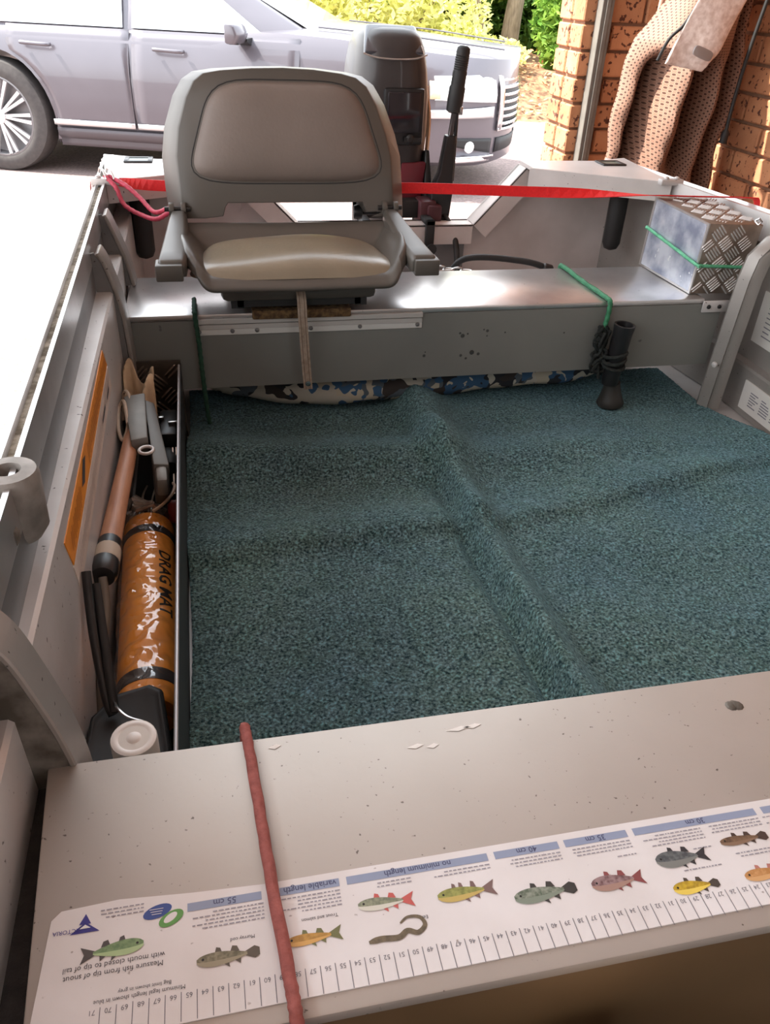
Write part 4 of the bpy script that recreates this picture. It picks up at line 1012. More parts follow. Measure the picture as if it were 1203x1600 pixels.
# black scoop with a long handle
scp = thing('black_scoop', (-.13,.62,TZ), 'black plastic scoop with long thin handle leaning in left tray', 'scoop')
def scoop_ring(k, z, y):
    P = [(-.176,.575),(-.172,.66),(-.150,.690),(-.112,.700),(-.098,.690),(-.086,.60),(-.086,.555),(-.176,.555)]
    cx, cy = -.131, .62
    return [Vector((cx+(p[0]-cx)*k, cy+(p[1]-cy)*k+y, z)) for p in P]
b_ = MB(); b_.rings([scoop_ring(.86,-.240,0),scoop_ring(1.0,-.165,0),scoop_ring(1.06,-.160,0),scoop_ring(1.06,-.152,0),scoop_ring(.96,-.146,0),scoop_ring(.86,-.150,0)])
b_.build('scoop_body', blackmat, scp, bevel=.006)
b_ = MB(); b_.tube(spline([(-.148,.655,-.143),(-.156,.675,-.128),(-.1665,.73,-.078),(-.1705,.775,-.030)],8), .0055, 10); h_ = b_.build('handle_rod', black, scp, smooth=True)
b_ = MB(); b_.tube([(-.146,.655,-.140),(-.163,.775,-.050)], .0055, 10); b_.build('handle_rod', blackmat, scp, smooth=True)
b_ = MB(); b_.tube(spline([(-.148,.672,-.136),(-.140,.645,-.122),(-.128,.628,-.120),(-.112,.622,-.124)],6), .0016, 6); b_.build('wire_bail', steel, scp, smooth=True)
# white jar
jr = thing('white_jar', (-.113,.56,-.15), 'short white plastic roll standing beside the near bench in left tray', 'jar')
b_ = MB(); b_.lathe((-.1135,.556,-.236),[(.021,0),(.0222,.003),(.0222,.168),(.0215,.171)],axis=(.02,-.04,1),seg=28); b_.build('jar_body', white, jr, smooth=True)
b_ = MB(); b_.lathe((-.110,.549,-.0655),[(.0215,0),(.0195,.0012),(.016,.0012),(.014,.0),(.0075,.0),(.0055,.0018),(.001,.002)],axis=(.02,-.04,1),seg=28); b_.build('jar_lid', mat('lid_white', srgb(232,228,224), .35), jr, smooth=True)
# grey hinged bracket
gb = thing('grey_clamp', (-.135,1.20,-.2), 'grey metal hinged clamp lying on the clutter in left tray', 'clamp')
gm = mat('grey_cast', srgb(124,122,116), .5, .35, srgb(104,102,98), 30)
b_ = MB(); b_.hexa([(-.168,1.325,-.095),(-.136,1.335,-.095),(-.122,1.185,-.105),(-.148,1.175,-.105)],[(-.169,1.328,-.070),(-.133,1.338,-.070),(-.124,1.186,-.078),(-.150,1.178,-.078)]); b_.build('clamp_block', gm, gb, bevel=.003)
b_ = MB(); b_.hexa([(-.135,1.33,-.14),(-.120,1.31,-.14),(-.094,1.11,-.16),(-.118,1.11,-.16)],[(-.136,1.328,-.078),(-.118,1.316,-.080),(-.090,1.12,-.094),(-.114,1.118,-.090)]); b_.build('clamp_arm', mat('grey_cast_dark', srgb(92,90,86), .5, .35), gb, bevel=.003)
b_ = MB(); b_.hexa([(-.118,1.150,-.125),(-.096,1.150,-.125),(-.092,1.082,-.130),(-.112,1.082,-.130)],[(-.114,1.153,-.090),(-.096,1.151,-.092),(-.092,1.085,-.100),(-.110,1.085,-.100)]); b_.build('clamp_jaw', gm, gb, bevel=.006)
b_ = MB(); P = [(-.126+.011*math.cos(t),1.160+.012*math.sin(t),-.088) for t in [q*math.pi/8 for q in range(17)]]; b_.tube(P, .0028, 8); b_.build('clamp_ring', alu, gb, smooth=True)
# pale rag and cords at the far end of the tray
rg = mat('pale_rag', srgb(196,172,142), .9, col2=srgb(150,126,100), nscale=16, bump=(60,.4))
def rag(u, v):
    x = -.176+u*.052+.010*v; y = 1.44-.17*v+.02*math.sin(u*9)
    z = -.085-.035*v+.022*math.sin(u*7+v*5)+.012*math.sin(v*14+u*3)
    return (x, y, z)
b_ = MB(); b_.grid(rag, 18, 26); b_.v = b_.v; tag(b_.build('crumpled_rag', rg, smooth=True, solid=.003), 'crumpled beige rag at the far end of left tray', 'rag')
b_ = MB(); b_.tube(spline([(-.176,1.33,-.12),(-.172,1.36,-.08),(-.160,1.33,-.072),(-.158,1.27,-.085),(-.166,1.22,-.10),(-.174,1.24,-.09),(-.176,1.30,-.08),(-.166,1.30,-.068),(-.158,1.24,-.08)],8), .003, 7)
tag(b_.build('coiled_cord', mat('pale_cord', srgb(176,158,140), .7), smooth=True), 'loose coil of pale cord beside the beige rag', 'cord')
# dark tackle in the shadow of the tray
tk = thing('tackle_clamp', (-.10,1.25,TZ), 'black rail clamp with bright screws in the far right of left tray', 'clamp')
b_ = MB(); b_.box2((-.118,1.30,-.22),(-.085,1.40,-.135)); b_.build('clamp_body', black, tk, bevel=.006)
b_ = MB(); b_.lathe((-.103,1.29,-.17),[(.013,0),(.016,.01),(.016,.05),(.01,.06)],axis=(.1,-1,.1),seg=14); b_.build('clamp_spool', blackmat, tk, smooth=True)
b_ = MB(); b_.box2((-.122,1.352,-.134),(-.108,1.362,-.128)); b_.box2((-.100,1.332,-.134),(-.082,1.338,-.128)); b_.build('bright_screw', steel, tk, bevel=.001)
b_ = MB(); b_.tube([(-.094,1.20,-.20),(-.093,1.275,-.15)], .002, 6); b_.tube([(-.088,1.20,-.20),(-.087,1.275,-.15)], .002, 6); b_.build('bright_pin', steel, tk, smooth=True)
wht = mat('white_wire', srgb(196,182,166), .5)
tag_w = 'white wire standing above the orange roll in left tray'
b_ = MB(); b_.tube(spline([(-.143,1.10,-.20),(-.143,1.14,-.19),(-.144,1.18,-.185),(-.143,1.25,-.21)],6), .0018, 6); tag(b_.build('white_wire', wht, smooth=True), 'straight white wire in left tray, nearest the pole', 'wire', 'white wires in the tray')
b_ = MB(); b_.tube(spline([(-.130,1.10,-.20),(-.130,1.16,-.19),(-.129,1.24,-.21)],6), .0016, 6); tag(b_.build('white_wire', wht, smooth=True), 'straight white wire in left tray, second from the pole', 'wire', 'white wires in the tray')
b_ = MB(); b_.tube(spline([(-.120,1.075,-.150),(-.105,1.085,-.145),(-.092,1.105,-.142),(-.087,1.13,-.142),(-.090,1.145,-.144)],8), .0026, 7); tag(b_.build('bent_wire', mat('tan_wire', srgb(176,146,120), .5), smooth=True), 'bent tan wire curling above the orange roll', 'wire')
b_ = MB(); b_.lathe((-.090,1.115,-.20),[(.008,0),(.012,.006),(.012,.03),(.006,.036)],axis=(0,.3,1),seg=12); tag(b_.build('red_float', mat('red_float', srgb(128,34,34), .5), smooth=True), 'dark red float half hidden in left tray', 'float')
# beige tub lid in front of the near bench
tb = thing('beige_tub', (.272,.165,-.25), 'round beige tub top just showing at the bottom edge', 'tub')
bg_m = mat('beige_plastic', srgb(196,176,140), .5)
b_ = MB(); b_.lathe((.240,.160,-.25),[(.060,0),(.066,.15),(.066,.158)],seg=32); b_.build('tub_body', bg_m, tb, smooth=True)
b_ = MB(); b_.lathe((.240,.160,-.092),[(.067,0),(.068,.010),(.066,.018),(.05,.021),(.001,.022)],seg=32); b_.build('tub_lid', bg_m, tb, smooth=True)

# ------------------------------------------------------------------ parked car
CA = rad(19); CU = Vector((math.cos(CA),-math.sin(CA),0)); CW = Vector((-math.sin(CA),-math.cos(CA),0))
C0 = Vector((-1.30,6.45,GZ))-CW*.78
def cp(u, w_, z): return C0+CU*u+CW*w_+Vector((0,0,z))
car = thing('car', tuple(cp(1.3,0,0)), 'silver grey sedan parked on the bright driveway behind the boat', 'car')
paint = mat('car_paint', srgb(98,94,101), .32, .35, srgb(92,88,95), 3, coat=.6)
paint_d = mat('sill_paint', srgb(80,74,78), .45, .2)
glass_d = mat('car_glass', srgb(206,208,210), .06, .9, spec=1.0)
chrome = mat('chrome', srgb(225,225,228), .12, 1)
dark_in = mat('dark_intake', srgb(30,30,32), .6)
NU, NL, NE, HW = 2.45, 1.02, 2.7, .88
def hw(u):
    if u > NU: return HW*max(0,1-((u-NU)/NL)**NE)**(1/NE)
    if u < -.55: return HW*max(0,1-((-.55-u)/.62)**3)**(1/3)
    return HW
def zt_(u):
    if u < -.3: return .95
    if u < 1.75: return .90
    return .93-.10*ss(1.9,3.6,u)
def fr(z, zt):
    if z < .25: return .95
    if z < .45: return .985+.015*(z-.25)/.2
    if z < .62: return 1.0
    return 1-.10*((z-.62)/max(.05,zt-.62))**1.6
def ring(u):
    zt = zt_(u); zb = .19+.05*ss(3.2,3.6,u); h_ = hw(u)
    P = [(.90,zb),(.955,zb+.03),(.985,.34),(1.0,.45),(1.0,.60),(.985,.70),(.955,zt-.08),(.90,zt-.02),(.74,zt+.005),(.35,zt+.03)]
    R = [(f*h_,z) for f,z in P]
    return [cp(u,w_,z) for w_,z in R]+[cp(u,-w_,z) for w_,z in reversed(R)]
us = [-1.165,-1.13,-1.05,-.9,-.7,-.45,-.2,.3,.9,1.5,1.75,2.0,2.3,2.55,2.8,2.98,3.12,3.23,3.31,3.37,3.41,3.44,3.46]
b_ = MB(); b_.rings([ring(u) for u in us]); body = b_.build('body', paint, car)
cut = MB()
for u in (0,2.50): cut.lathe(cp(u,-1.2,.345), [(.405,0),(.405,2.4)], axis=tuple(CW), seg=40)
co_ = cut.build('cutter'); md = body.modifiers.new('b','BOOLEAN'); md.operation = 'DIFFERENCE'; md.object = co_; md.solver = 'EXACT'
dg = bpy.context.evaluated_depsgraph_get(); me2 = bpy.data.meshes.new_from_object(body.evaluated_get(dg)); body.modifiers.clear(); body.data = me2
bpy.data.objects.remove(co_)
for p in me2.polygons: p.use_smooth = True
me2.set_sharp_from_angle(angle=rad(40))
def side_patch(mb, u0, u1, z0, z1, off, nu=14, nz=12, cutw=None):
    def f(a, c):
        u = u0+(u1-u0)*a; z = z0+(z1-z0)*c
        if cutw is not None:                          # edge that follows the wheel arch
            d2 = .43**2-(z-.345)**2
            if d2 > 0: 
                ue = cutw+math.sqrt(d2)
                if u0 < ue: u = max(u0,ue)+(u1-max(u0,ue))*a
        return cp(u, hw(u)*fr(z,zt_(u))+off, z)
    mb.grid(f, nu, nz)
for nm, u0, u1, cw_ in (('rear_door',.14,.965,0),('front_door',.985,2.08,None)):
    b_ = MB(); side_patch(b_, u0, u1, .315, .885, .007, cutw=cw_); dr = b_.build(nm, paint, car, smooth=True, solid=.006)
    b_ = MB(); side_patch(b_, max(u0,.40), u1, .318, .352, .016, nz=3); b_.build('door_highlight', mat('crease_highlight', srgb(200,198,200), .25, .7), dr, smooth=True, solid=.004)  # bright strip stands for light caught on the door crease
    hu = u0+.16 if nm == 'front_door' else u0+.12
    b_ = MB(); b_.tube(spline([cp(hu,.872,.79),cp(hu+.02,.905,.79),cp(hu+.17,.905,.785),cp(hu+.19,.872,.785)],5), .012, 8); b_.build('door_handle', paint, dr, smooth=True)
b_ = MB(); side_patch(b_, .41, 2.08, .185, .300, .008, nz=5); b_.build('sill', paint_d, car, smooth=True, solid=.006)
# cabin: roof shell, pillars and glass
def cab(u, k):
    """k 0 at the belt, 1 at the roof"""
    w0 = .80; w1 = .62
    return w0+(w1-w0)*k
b_ = MB(); R = []
for z, k, ua, ub in ((.86,0,-.75,2.20),(1.0,.33,-.55,1.92),(1.2,.75,-.25,1.52),(1.33,.96,.0,1.22),(1.375,.97,.2,1.0)):
    w_ = cab(0,k)*(1 if z < 1.35 else .8)
    R.append([cp(ua,-w_*.86,z),cp(ua,w_*.86,z),cp(ua+.25,w_,z),cp(ub-.3,w_,z),cp(ub,w_*.86,z),cp(ub,-w_*.86,z),cp(ub-.3,-w_,z),cp(ua+.25,-w_,z)])
b_.rings(R); cabn = b_.build('cabin', paint, car, bevel=.02)
def gl(u, z): return cp(u, cab(0,(z-.86)/.49)+.012, z)
for (u0,u1,ut0,ut1) in ((-.18,.92,.08,.90),(.98,1.84,.98,1.26)):
    b_ = MB(); b_.hexa([gl(u0,.895),gl(u1,.895),gl(ut1,1.27),gl(ut0,1.27)],[p-CW*.01 for p in (gl(u0,.895),gl(u1,.895),gl(ut1,1.27),gl(ut0,1.27))]); b_.build('side_window', glass_d, car)
b_ = MB(); b_.hexa([cp(2.215,-.62,.885),cp(2.215,.62,.885),cp(1.29,.52,1.32),cp(1.29,-.52,1.32)],[cp(2.205,-.62,.875),cp(2.205,.62,.875),cp(1.28,.52,1.31),cp(1.28,-.52,1.31)]); b_.build('windscreen', glass_d, car)
# door mirror
b_ = MB(); b_.rings([[cp(1.70+du,w_,.905+dz) for du,dz in ((-.03,-.05),(.05*s,-.055),(.08*s,0),(.05*s,.052),(-.03,.055))] for w_,s in ((.87,.7),(.93,1.0),(1.04,1.0),(1.085,.6))]); mr_ = b_.build('door_mirror', paint, car, bevel=.014)
b_ = MB(); b_.rings([[cp(1.69,.885,.872),cp(1.75,.885,.872),cp(1.75,.885,.855),cp(1.69,.885,.855)],[cp(1.69,1.06,.862),cp(1.75,1.06,.862),cp(1.75,1.06,.85),cp(1.69,1.06,.85)]]); b_.build('mirror_base', black, mr_, bevel=.004)
b_ = MB(); b_.rings([[cp(1.70,.80,.82),cp(1.78,.80,.82),cp(1.78,.80,.88),cp(1.70,.80,.88)],[cp(1.70,.90,.86),cp(1.76,.90,.86),cp(1.76,.90,.875),cp(1.70,.90,.875)]]); b_.build('mirror_arm', black, mr_)
# wheels
rim_m = mat('alloy_rim', srgb(214,210,212), .3, .6); tyre_m = mat('tyre_rubber', srgb(62,58,58), .85, col2=srgb(78,74,72), nscale=30)
def wheel(u, s):
    c = cp(u, s*.78, .345); ax = CW*s
    b = MB(); b.lathe(c-ax*.10, [(.235,.0),(.325,.0),(.343,.02),(.345,.05),(.345,.17),(.338,.195),(.30,.212),(.262,.214),(.248,.205),(.248,.10),(.235,.10)], axis=tuple(ax), seg=48)
    t = b.build('wheel', tyre_m, car, smooth=True)
    b = MB(); b.lathe(c-ax*.10, [(.246,.11),(.250,.206),(.240,.208),(.232,.195),(.226,.15),(.02,.12),(.001,.12)], axis=tuple(ax), seg=48); b.build('rim', mat('rim_back', srgb(120,118,120), .4, .5), t, smooth=True)
    if s > 0:
        a0 = ax.orthogonal().normalized(); a1 = ax.cross(a0)
        for k in range(20):
            th = 2*math.pi*(k+(.18 if k % 2 else -.18))/20
            d = a0*math.cos(th)+a1*math.sin(th); p = a0*-math.sin(th)+a1*math.cos(th)
            q = c+ax*.078; m = MB()
            m.hexa([q+d*.04-p*.008,q+d*.04+p*.008,q+d*.238+p*.013+ax*.018,q+d*.238-p*.013+ax*.018],[q+d*.04-p*.007+ax*.022,q+d*.04+p*.007+ax*.022,q+d*.236+p*.011+ax*.030,q+d*.236-p*.011+ax*.030])
            m.build('spoke', rim_m, t)
        m = MB(); m.lathe(c+ax*.07,[(.055,0),(.052,.035),(.03,.042),(.001,.043)],axis=tuple(ax),seg=20); m.build('hub_cap', rim_m, t, smooth=True)
for u in (0,2.50):
    wheel(u,1); wheel(u,-1)
# nose: lamps, grille, bumper
def nose(th, z, off=0):
    e = 2/NE; c = math.cos(rad(th)); s = math.sin(rad(th)); k = fr(z,.84)
    u = NL*math.copysign(abs(c)**e,c); w_ = HW*math.copysign(abs(s)**e,s)
    nrm = Vector((abs(c)**(2-e)*1/NL, math.copysign(abs(s)**(2-e),s)/HW)); nrm.normalize()
    return cp(NU+u*k+nrm.x*off, w_*k+nrm.y*off, z)
def npatch(mb, t0, t1, z0, z1, off, nu=10, nz=4, top=None):
    def f(a, c):
        th = t0+(t1-t0)*a; za = z0(a) if callable(z0) else z0; zb = z1(a) if callable(z1) else z1
        return nose(th, za+(zb-za)*c, off)
    mb.grid(f, nu, nz)
lamp_m = mat('lamp_glass', srgb(236,236,236), .1, .35, coat=1)
for s in (1,-1):
    b_ = MB(); npatch(b_, s*36, s*68, lambda a: .575+.02*a, lambda a: .735-.01*a, .010); hl = b_.build('headlight', lamp_m, car, smooth=True, solid=.012)
    b_ = MB(); npatch(b_, s*66, s*70, .60, .70, .014, 3, 3); b_.build('amber_marker', mat('amber', srgb(222,200,170), .3), hl, smooth=True, solid=.008)
    b_ = MB(); npatch(b_, s*38, s*76, lambda a: .49, lambda a: .555-.02*a, .020); b_.build('bumper_highlight', mat('bumper_bright', srgb(206,204,206), .28, .6), car, smooth=True, solid=.012)
    b_ = MB(); npatch(b_, s*36, s*58, lambda a: .27+.05*a, lambda a: .36+.01*a, .006); fg = b_.build('fog_recess', dark_in, car, smooth=True, solid=.01)
    b_ = MB(); b_.lathe(nose(s*50,.315,.0), [(.036,0),(.036,.014),(.020,.022)], axis=tuple((nose(s*50,.315,.1)-nose(s*50,.315,0)).normalized()), seg=16); b_.build('fog_lamp', lamp_m, fg, smooth=True)
    b_ = MB(); npatch(b_, s*34, s*62, .215, .255, .026); b_.build('lower_lip', chrome, car, smooth=True, solid=.012)
b_ = MB(); npatch(b_, -30, 30, .42, .76, .002, 16, 5); gr_ = b_.build('grille', dark_in, car, smooth=True, solid=.012, label='dark grille with bright bars')
for k in range(8):
    z = .435+k*.043; b_ = MB(); npatch(b_, -30, 30, z, z+.018, .016, 16, 2); b_.build('grille_bar', chrome, gr_, smooth=True, solid=.006)
b_ = MB()
for s in (1,-1): npatch(b_, s*30, s*33.5, .41, .775, .018, 2, 6)
npatch(b_, -33, 33, .76, .785, .018, 16, 2); npatch(b_, -33, 33, .40, .42, .018, 16, 2); b_.build('grille_surround', chrome, gr_, smooth=True, solid=.01)
b_ = MB(); npatch(b_, -32, 32, .24, .36, .008, 16, 3); b_.build('lower_intake', dark_in, car, smooth=True, solid=.01)
# bonnet crease lines
b_ = MB()
for s in (1,-1): b_.tube([cp(2.15,s*.60,.945),cp(2.8,s*.57,.915),cp(3.35,s*.45,.868)], .006, 6)
b_.build('bonnet_crease', paint, car, smooth=True)

# ------------------------------------------------------------------ garden behind the drive
def leaf_mat(name, c1, c2, trans=.45):
    m = bpy.data.materials.new(name); m.use_nodes = True; nt = m.node_tree; n = nt.nodes; l = nt.links
    b = n['Principled BSDF']; out = n['Material Output']; b.inputs['Roughness'].default_value = .6; b.inputs['Specular IOR Level'].default_value = .2
    g = n.new('ShaderNodeNewGeometry'); nz = n.new('ShaderNodeTexNoise'); nz.inputs['Scale'].default_value = 4; l.new(g.outputs['Position'], nz.inputs['Vector'])
    rp = n.new('ShaderNodeValToRGB'); rp.color_ramp.elements[0].color = c1; rp.color_ramp.elements[1].color = c2; rp.color_ramp.elements[0].position = .38; rp.color_ramp.elements[1].position = .62
    l.new(nz.outputs[0], rp.inputs[0]); l.new(rp.outputs[0], b.inputs['Base Color'])
    t = n.new('ShaderNodeBsdfTranslucent'); l.new(rp.outputs[0], t.inputs['Color']); mx = n.new('ShaderNodeMixShader'); mx.inputs[0].default_value = trans
    l.new(b.outputs[0], mx.inputs[1]); l.new(t.outputs[0], mx.inputs[2]); l.new(mx.outputs[0], out.inputs['Surface'])
    return m
yel = leaf_mat('yellow_leaf', srgb(206,206,120), srgb(232,230,168)); grn = leaf_mat('green_leaf', srgb(90,130,50), srgb(150,182,82)); dgr = leaf_mat('dark_leaf', srgb(60,92,40), srgb(104,140,62))
bark = mat('bark', srgb(150,132,112), .9, col2=srgb(104,88,72), nscale=14, stretch=(3,3,.6), bump=(20,.6))
def leaves(mb, blobs, n, size, rr):
    tot = sum(r[0]*r[1]*r[2] for c, r in blobs)
    for c, r in blobs:
        for _ in range(int(n*r[0]*r[1]*r[2]/tot)):
            while True:
                p = Vector((rr.uniform(-1,1),rr.uniform(-1,1),rr.uniform(-1,1)))
                if .25 < p.length < 1: break
            q = Vector((c[0]+p.x*r[0], c[1]+p.y*r[1], c[2]+p.z*r[2]))
            d = Vector((rr.gauss(0,1),rr.gauss(0,1),rr.gauss(0,.7))).normalized(); e = d.orthogonal().normalized()
            th = rr.uniform(0,6.3); e = (e*math.cos(th)+d.cross(e)*math.sin(th)); s = size*rr.uniform(.6,1.3)
            mb.add([q-d*s, q-e*s*.45, q+d*s, q+e*s*.45+Vector((0,0,s*.12))], [(0,1,2,3)])
def shrub(name, label, cat, base, blobs, n, size, m, stems, seed, group=None):
    rr = random.Random(seed); o = thing(name, base, label, cat, group)
    mb = MB(); leaves(mb, blobs, n, size, rr); mb.build('foliage', m, o, kind='stuff')
    for P, r0, r1 in stems:
        P = spline(P, 5); t = MB(); t.tube(P, [r0+(r1-r0)*i/(len(P)-1) for i in range(len(P))], 10, twist=(.08,3,4)); t.build('trunk' if r0 > .07 else 'stem', bark, o, smooth=True)
    return o
shrub('yellow_bush', 'tall pale yellow-green bush behind the car bonnet', 'bush', (2.35,11.2,-.45), [((2.0,11.2,.35),(1.0,.8,.8)),((2.9,11.1,.25),(.75,.7,.62)),((1.3,11.5,.5),(.8,.7,.8))], 9000, .055, yel,
      [([(2.3,11.2,-.5),(2.25,11.2,.0),(2.0,11.2,.6)],.05,.02),([(2.4,11.2,-.5),(2.7,11.1,.1),(3.0,11.1,.5)],.045,.015)], 11, 'yellow-green bushes')
shrub('yellow_bush', 'low yellow-green bush in front of the tree trunks', 'bush', (3.55,10.7,-.5), [((3.45,10.6,-.14),(.55,.4,.20)),((3.1,10.6,-.05),(.4,.4,.25))], 2600, .04, yel, [([(3.5,10.7,-.5),(3.5,10.7,-.2)],.03,.015)], 12, 'yellow-green bushes')
shrub('tree', 'tree with forked grey-brown trunks in the garden bed', 'tree', (3.75,11.6,-.42), [((3.4,12.0,.75),(.8,.5,.45)),((4.1,11.9,.8),(.7,.5,.42))], 3200, .07, grn,
      [([(3.80,11.5,-.45),(3.68,11.5,-.05),(3.52,11.5,.5),(3.45,11.6,1.2)],.085,.06),([(4.02,11.5,-.45),(4.06,11.5,.0),(4.10,11.5,.5),(4.2,11.6,1.2)],.13,.09)], 13)
shrub('leafy_shrub', 'leafy green shrub beside the brick wall end', 'shrub', (4.7,10.8,-.4), [((4.55,10.9,.25),(.42,.4,.55)),((4.85,10.8,.5),(.5,.4,.6)),((4.6,10.8,-.12),(.35,.35,.25))], 5200, .06, grn, [([(4.65,10.85,-.45),(4.6,10.85,0),(4.7,10.8,.5)],.03,.015)], 14)
shrub('dark_shrub', 'dark green shrub in shade behind the tree trunks', 'shrub', (4.2,13.0,-.3), [((3.9,13.0,.25),(1.4,.5,.8)),((5.2,12.8,.3),(1.2,.5,.8))], 9000, .075, dgr, [([(4.2,13,-.35),(4.2,13,.3)],.04,.02)], 15)
shrub('hedge', 'tall hazy green hedge far behind the car', 'hedge', (1.0,15.2,-.3), [((-1.5,15.2,.6),(3.2,.7,1.3)),((2.6,15.0,.7),(2.6,.7,1.4)),((6.0,15.0,.7),(2.6,.7,1.4))], 14000, .10, yel, [([(1,15.2,-.4),(1,15.2,.5)],.06,.03)], 16)
b_ = MB(); rr = random.Random(9)
for _ in range(900):
    x, y = rr.uniform(3.2,7), rr.uniform(9.0,12.5); z = GZ+.42*ss(0,.28,(y-8.6)/9)+.25*ss(.3,1,(y-8.6)/9)+.02
    d = Vector((rr.gauss(0,1),rr.gauss(0,1),rr.gauss(0,.3))).normalized()*.035; e = Vector((-d.y,d.x,rr.uniform(-.02,.02)))*.6; p = Vector((x,y,z+.02))
    b_.add([p-d,p-e,p+d,p+e],[(0,1,2,3)])
b_.build('leaf_litter', mat('dry_leaf', srgb(206,156,108), .8, col2=srgb(166,106,70), nscale=3), garden, kind='stuff', label='fallen orange-brown leaves')

# ------------------------------------------------------------------ patterned cover hanging in the brick corner
def print_cloth():
    m = bpy.data.materials.new('printed_cloth'); m.use_nodes = True; nt = m.node_tree; n = nt.nodes; l = nt.links; b = n['Principled BSDF']
    b.inputs['Roughness'].default_value = .65; b.inputs['Specular IOR Level'].default_value = .3
    uv = n.new('ShaderNodeUVMap'); uv.uv_map = 'UVMap'; sp = n.new('ShaderNodeSeparateXYZ'); l.new(uv.outputs[0], sp.inputs[0])
    def M_(op, a, c=None):
        x = n.new('ShaderNodeMath'); x.operation = op
        for i, q in enumerate((a, c)):
            if q is None: continue
            if isinstance(q, (int,float)): x.inputs[i].default_value = q
            else: l.new(q, x.inputs[i])
        return x.outputs[0]
    k = 68.0                                          # staggered dots about 2 cm apart
    s_ = M_('MULTIPLY', M_('ADD', sp.outputs[0], sp.outputs[1]), k); d_ = M_('MULTIPLY', M_('SUBTRACT', sp.outputs[0], sp.outputs[1]), k)
    fa = M_('SUBTRACT', M_('FRACT', s_), .5); fb = M_('SUBTRACT', M_('FRACT', d_), .5)
    r = M_('SQRT', M_('ADD', M_('MULTIPLY', fa, fa), M_('MULTIPLY', fb, fb)))
    rp = n.new('ShaderNodeValToRGB'); rp.color_ramp.elements[0].position = .22; rp.color_ramp.elements[1].position = .36
    rp.color_ramp.elements[0].color = srgb(72,46,36); rp.color_ramp.elements[1].color = srgb(158,126,108)
    e = rp.color_ramp.elements.new(.46); e.color = srgb(132,98,82)
    l.new(r, rp.inputs[0]); l.new(rp.outputs[0], b.inputs['Base Color'])
    return m
cloth = print_cloth()
faded = mat('glare_cloth', srgb(236,220,212), .6, col2=srgb(206,182,170), nscale=70, ncontrast=.16)  # flap cloth lightened to stand for glare washing out its dots
bag = thing('hanging_cover', (1.50,2.55,-.10), 'brown dotted cloth cover with flap hanging in the brick corner', 'cover')
ROWS = [(.80,1.50,1.70),(.62,1.44,1.675),(.54,1.405,1.665),(.476,1.358,1.665),(.436,1.318,1.67),(.379,1.300,1.672),(.312,1.292,1.675),(.243,1.283,1.675),(.181,1.287,1.665),(.12,1.297,1.655),(.05,1.305,1.66),(-.02,1.33,1.66),(-.10,1.35,1.655)]
def row(z):
    for (z0,a0,b0),(z1,a1,b1) in zip(ROWS, ROWS[1:]):
        if z1 <= z <= z0:
            t = (z0-z)/(z0-z1); return a0+(a1-a0)*t, b0+(b1-b0)*t
    return ROWS[-1][1:]
def bagp(u, v, back=False):
    z = .80-.90*v; a, c = row(z); x = a+(c-a)*u
    y = 2.60-.16*math.sin(math.pi*min(1,max(0,u)))**.6*(.35+.65*ss(0,.5,v))
    # folds: a deep valley beside the left edge, a ridge, then a broad hollow and a dark drop at the right
    lean = .18*(z-.25)
    def fold(c0, w_, amp): return amp*math.exp(-((u-c0-lean)/w_)**2)
    lo = ss(.42,.36,z)
    y += lo*(fold(.17,.062,.20)-fold(.315,.05,.03)+fold(.52,.085,.15*ss(.0,.15,z)))
    y += fold(.80,.07,.15)-fold(.93,.06,.02)
    y += .020*math.exp(-((z-.075)/.03)**2)*(1-u)-.022*math.exp(-((z-.035)/.028)**2)*ss(.6,.1,u)
    y += .006*math.sin(u*19+z*16)+.004*math.sin(z*40+u*9)
    return (x, y, z)
b_ = MB(); NU_, NV_ = 60, 90; b_.grid(lambda u, v: bagp(u,v), NU_, NV_)
b_.build('cover_body', cloth, bag, smooth=True, solid=.006, uvs=[(i/NU_*.58, j/NV_*.90) for j in range(NV_+1) for i in range(NU_+1)])
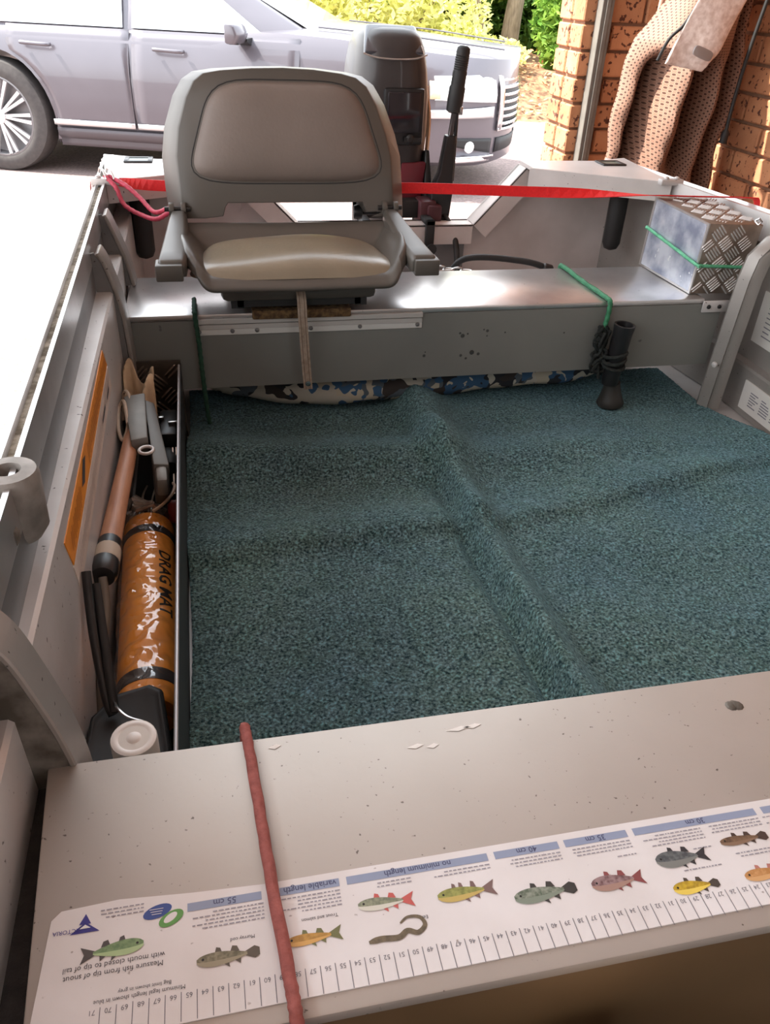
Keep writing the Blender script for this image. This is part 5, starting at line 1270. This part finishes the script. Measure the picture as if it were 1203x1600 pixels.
def flap(u, v):
    z0 = .80; zl = .384-.022*u; z = z0+(zl-z0)*v
    xl = 1.50+(1.326-1.50)*ss(0,1,(z0-z)/(z0-.37))**1.0*1.0; xl = 1.326+(z-.384)*.40; xr = 1.486+(z-.392)*.40
    # rounded lower right corner
    cut = ss(.86,1,v)*ss(.72,1,u)*.030
    x = xl+(xr-xl)*u-cut*.7; z += cut
    y = 2.405-.02*math.sin(math.pi*u)+.010*v*math.sin(u*5)+.03*ss(.85,1,u)
    return (x, y+.004*math.sin(z*30+u*6), z)
b_ = MB(); b_.grid(flap, 36, 44); fl_ = b_.build('flap', faded, bag, smooth=True, solid=.008, uvs=[(.5+i/36*.17, j/44*.42) for j in range(45) for i in range(37)])
tgm = mat('rubber_tab', srgb(150,142,140), .5)
b_ = MB(); c = Vector((1.415,2.368,.415)); dx = Vector((.052,.003,-.016)); dz = Vector((.004,0,.013))
P = []
for k in range(20):
    a = 2*math.pi*k/20; P.append(c+dx*.62*math.copysign(abs(math.cos(a))**.4,math.cos(a))+dz*math.copysign(abs(math.sin(a))**.6,math.sin(a)))
b_.hexa(P, [p+Vector((0,-.008,0)) for p in P]); tb_ = b_.build('name_tab', tgm, fl_, bevel=.003, label='grey rounded rubber tab')
b_ = MB(); q = [c+(p-c)*.66+Vector((0,-.0075,0)) for p in P]; b_.hexa(q,[p+Vector((0,-.003,0)) for p in q]); b_.build('tab_inlay', mat('tab_inlay', srgb(142,136,134), .5), tb_) if False else None
b_ = MB(); b_.tube(spline([flapp for flapp in [(1.515,2.41,.80),(1.425,2.41,.60),(1.37,2.41,.49),(1.33,2.415,.445),(1.315,2.43,.39)]],8), .005, 8); b_.build('edge_piping', blackmat, bag, smooth=True)
b_ = MB(); b_.tube(spline([(1.655,2.45,.70),(1.62,2.45,.45),(1.605,2.445,.30),(1.60,2.44,.20),(1.598,2.44,.17)],8), [.006]*24+[.012]*6+[.014]*3, 8); b_.build('pull_strap', blackmat, bag, smooth=True)
b_ = MB(); b_.tube([(1.405,2.62,.9),(1.392,2.62,.50)], .008, 8); b_.build('hanging_strap', mat('pink_strap', srgb(196,150,130), .7), bag, smooth=True)
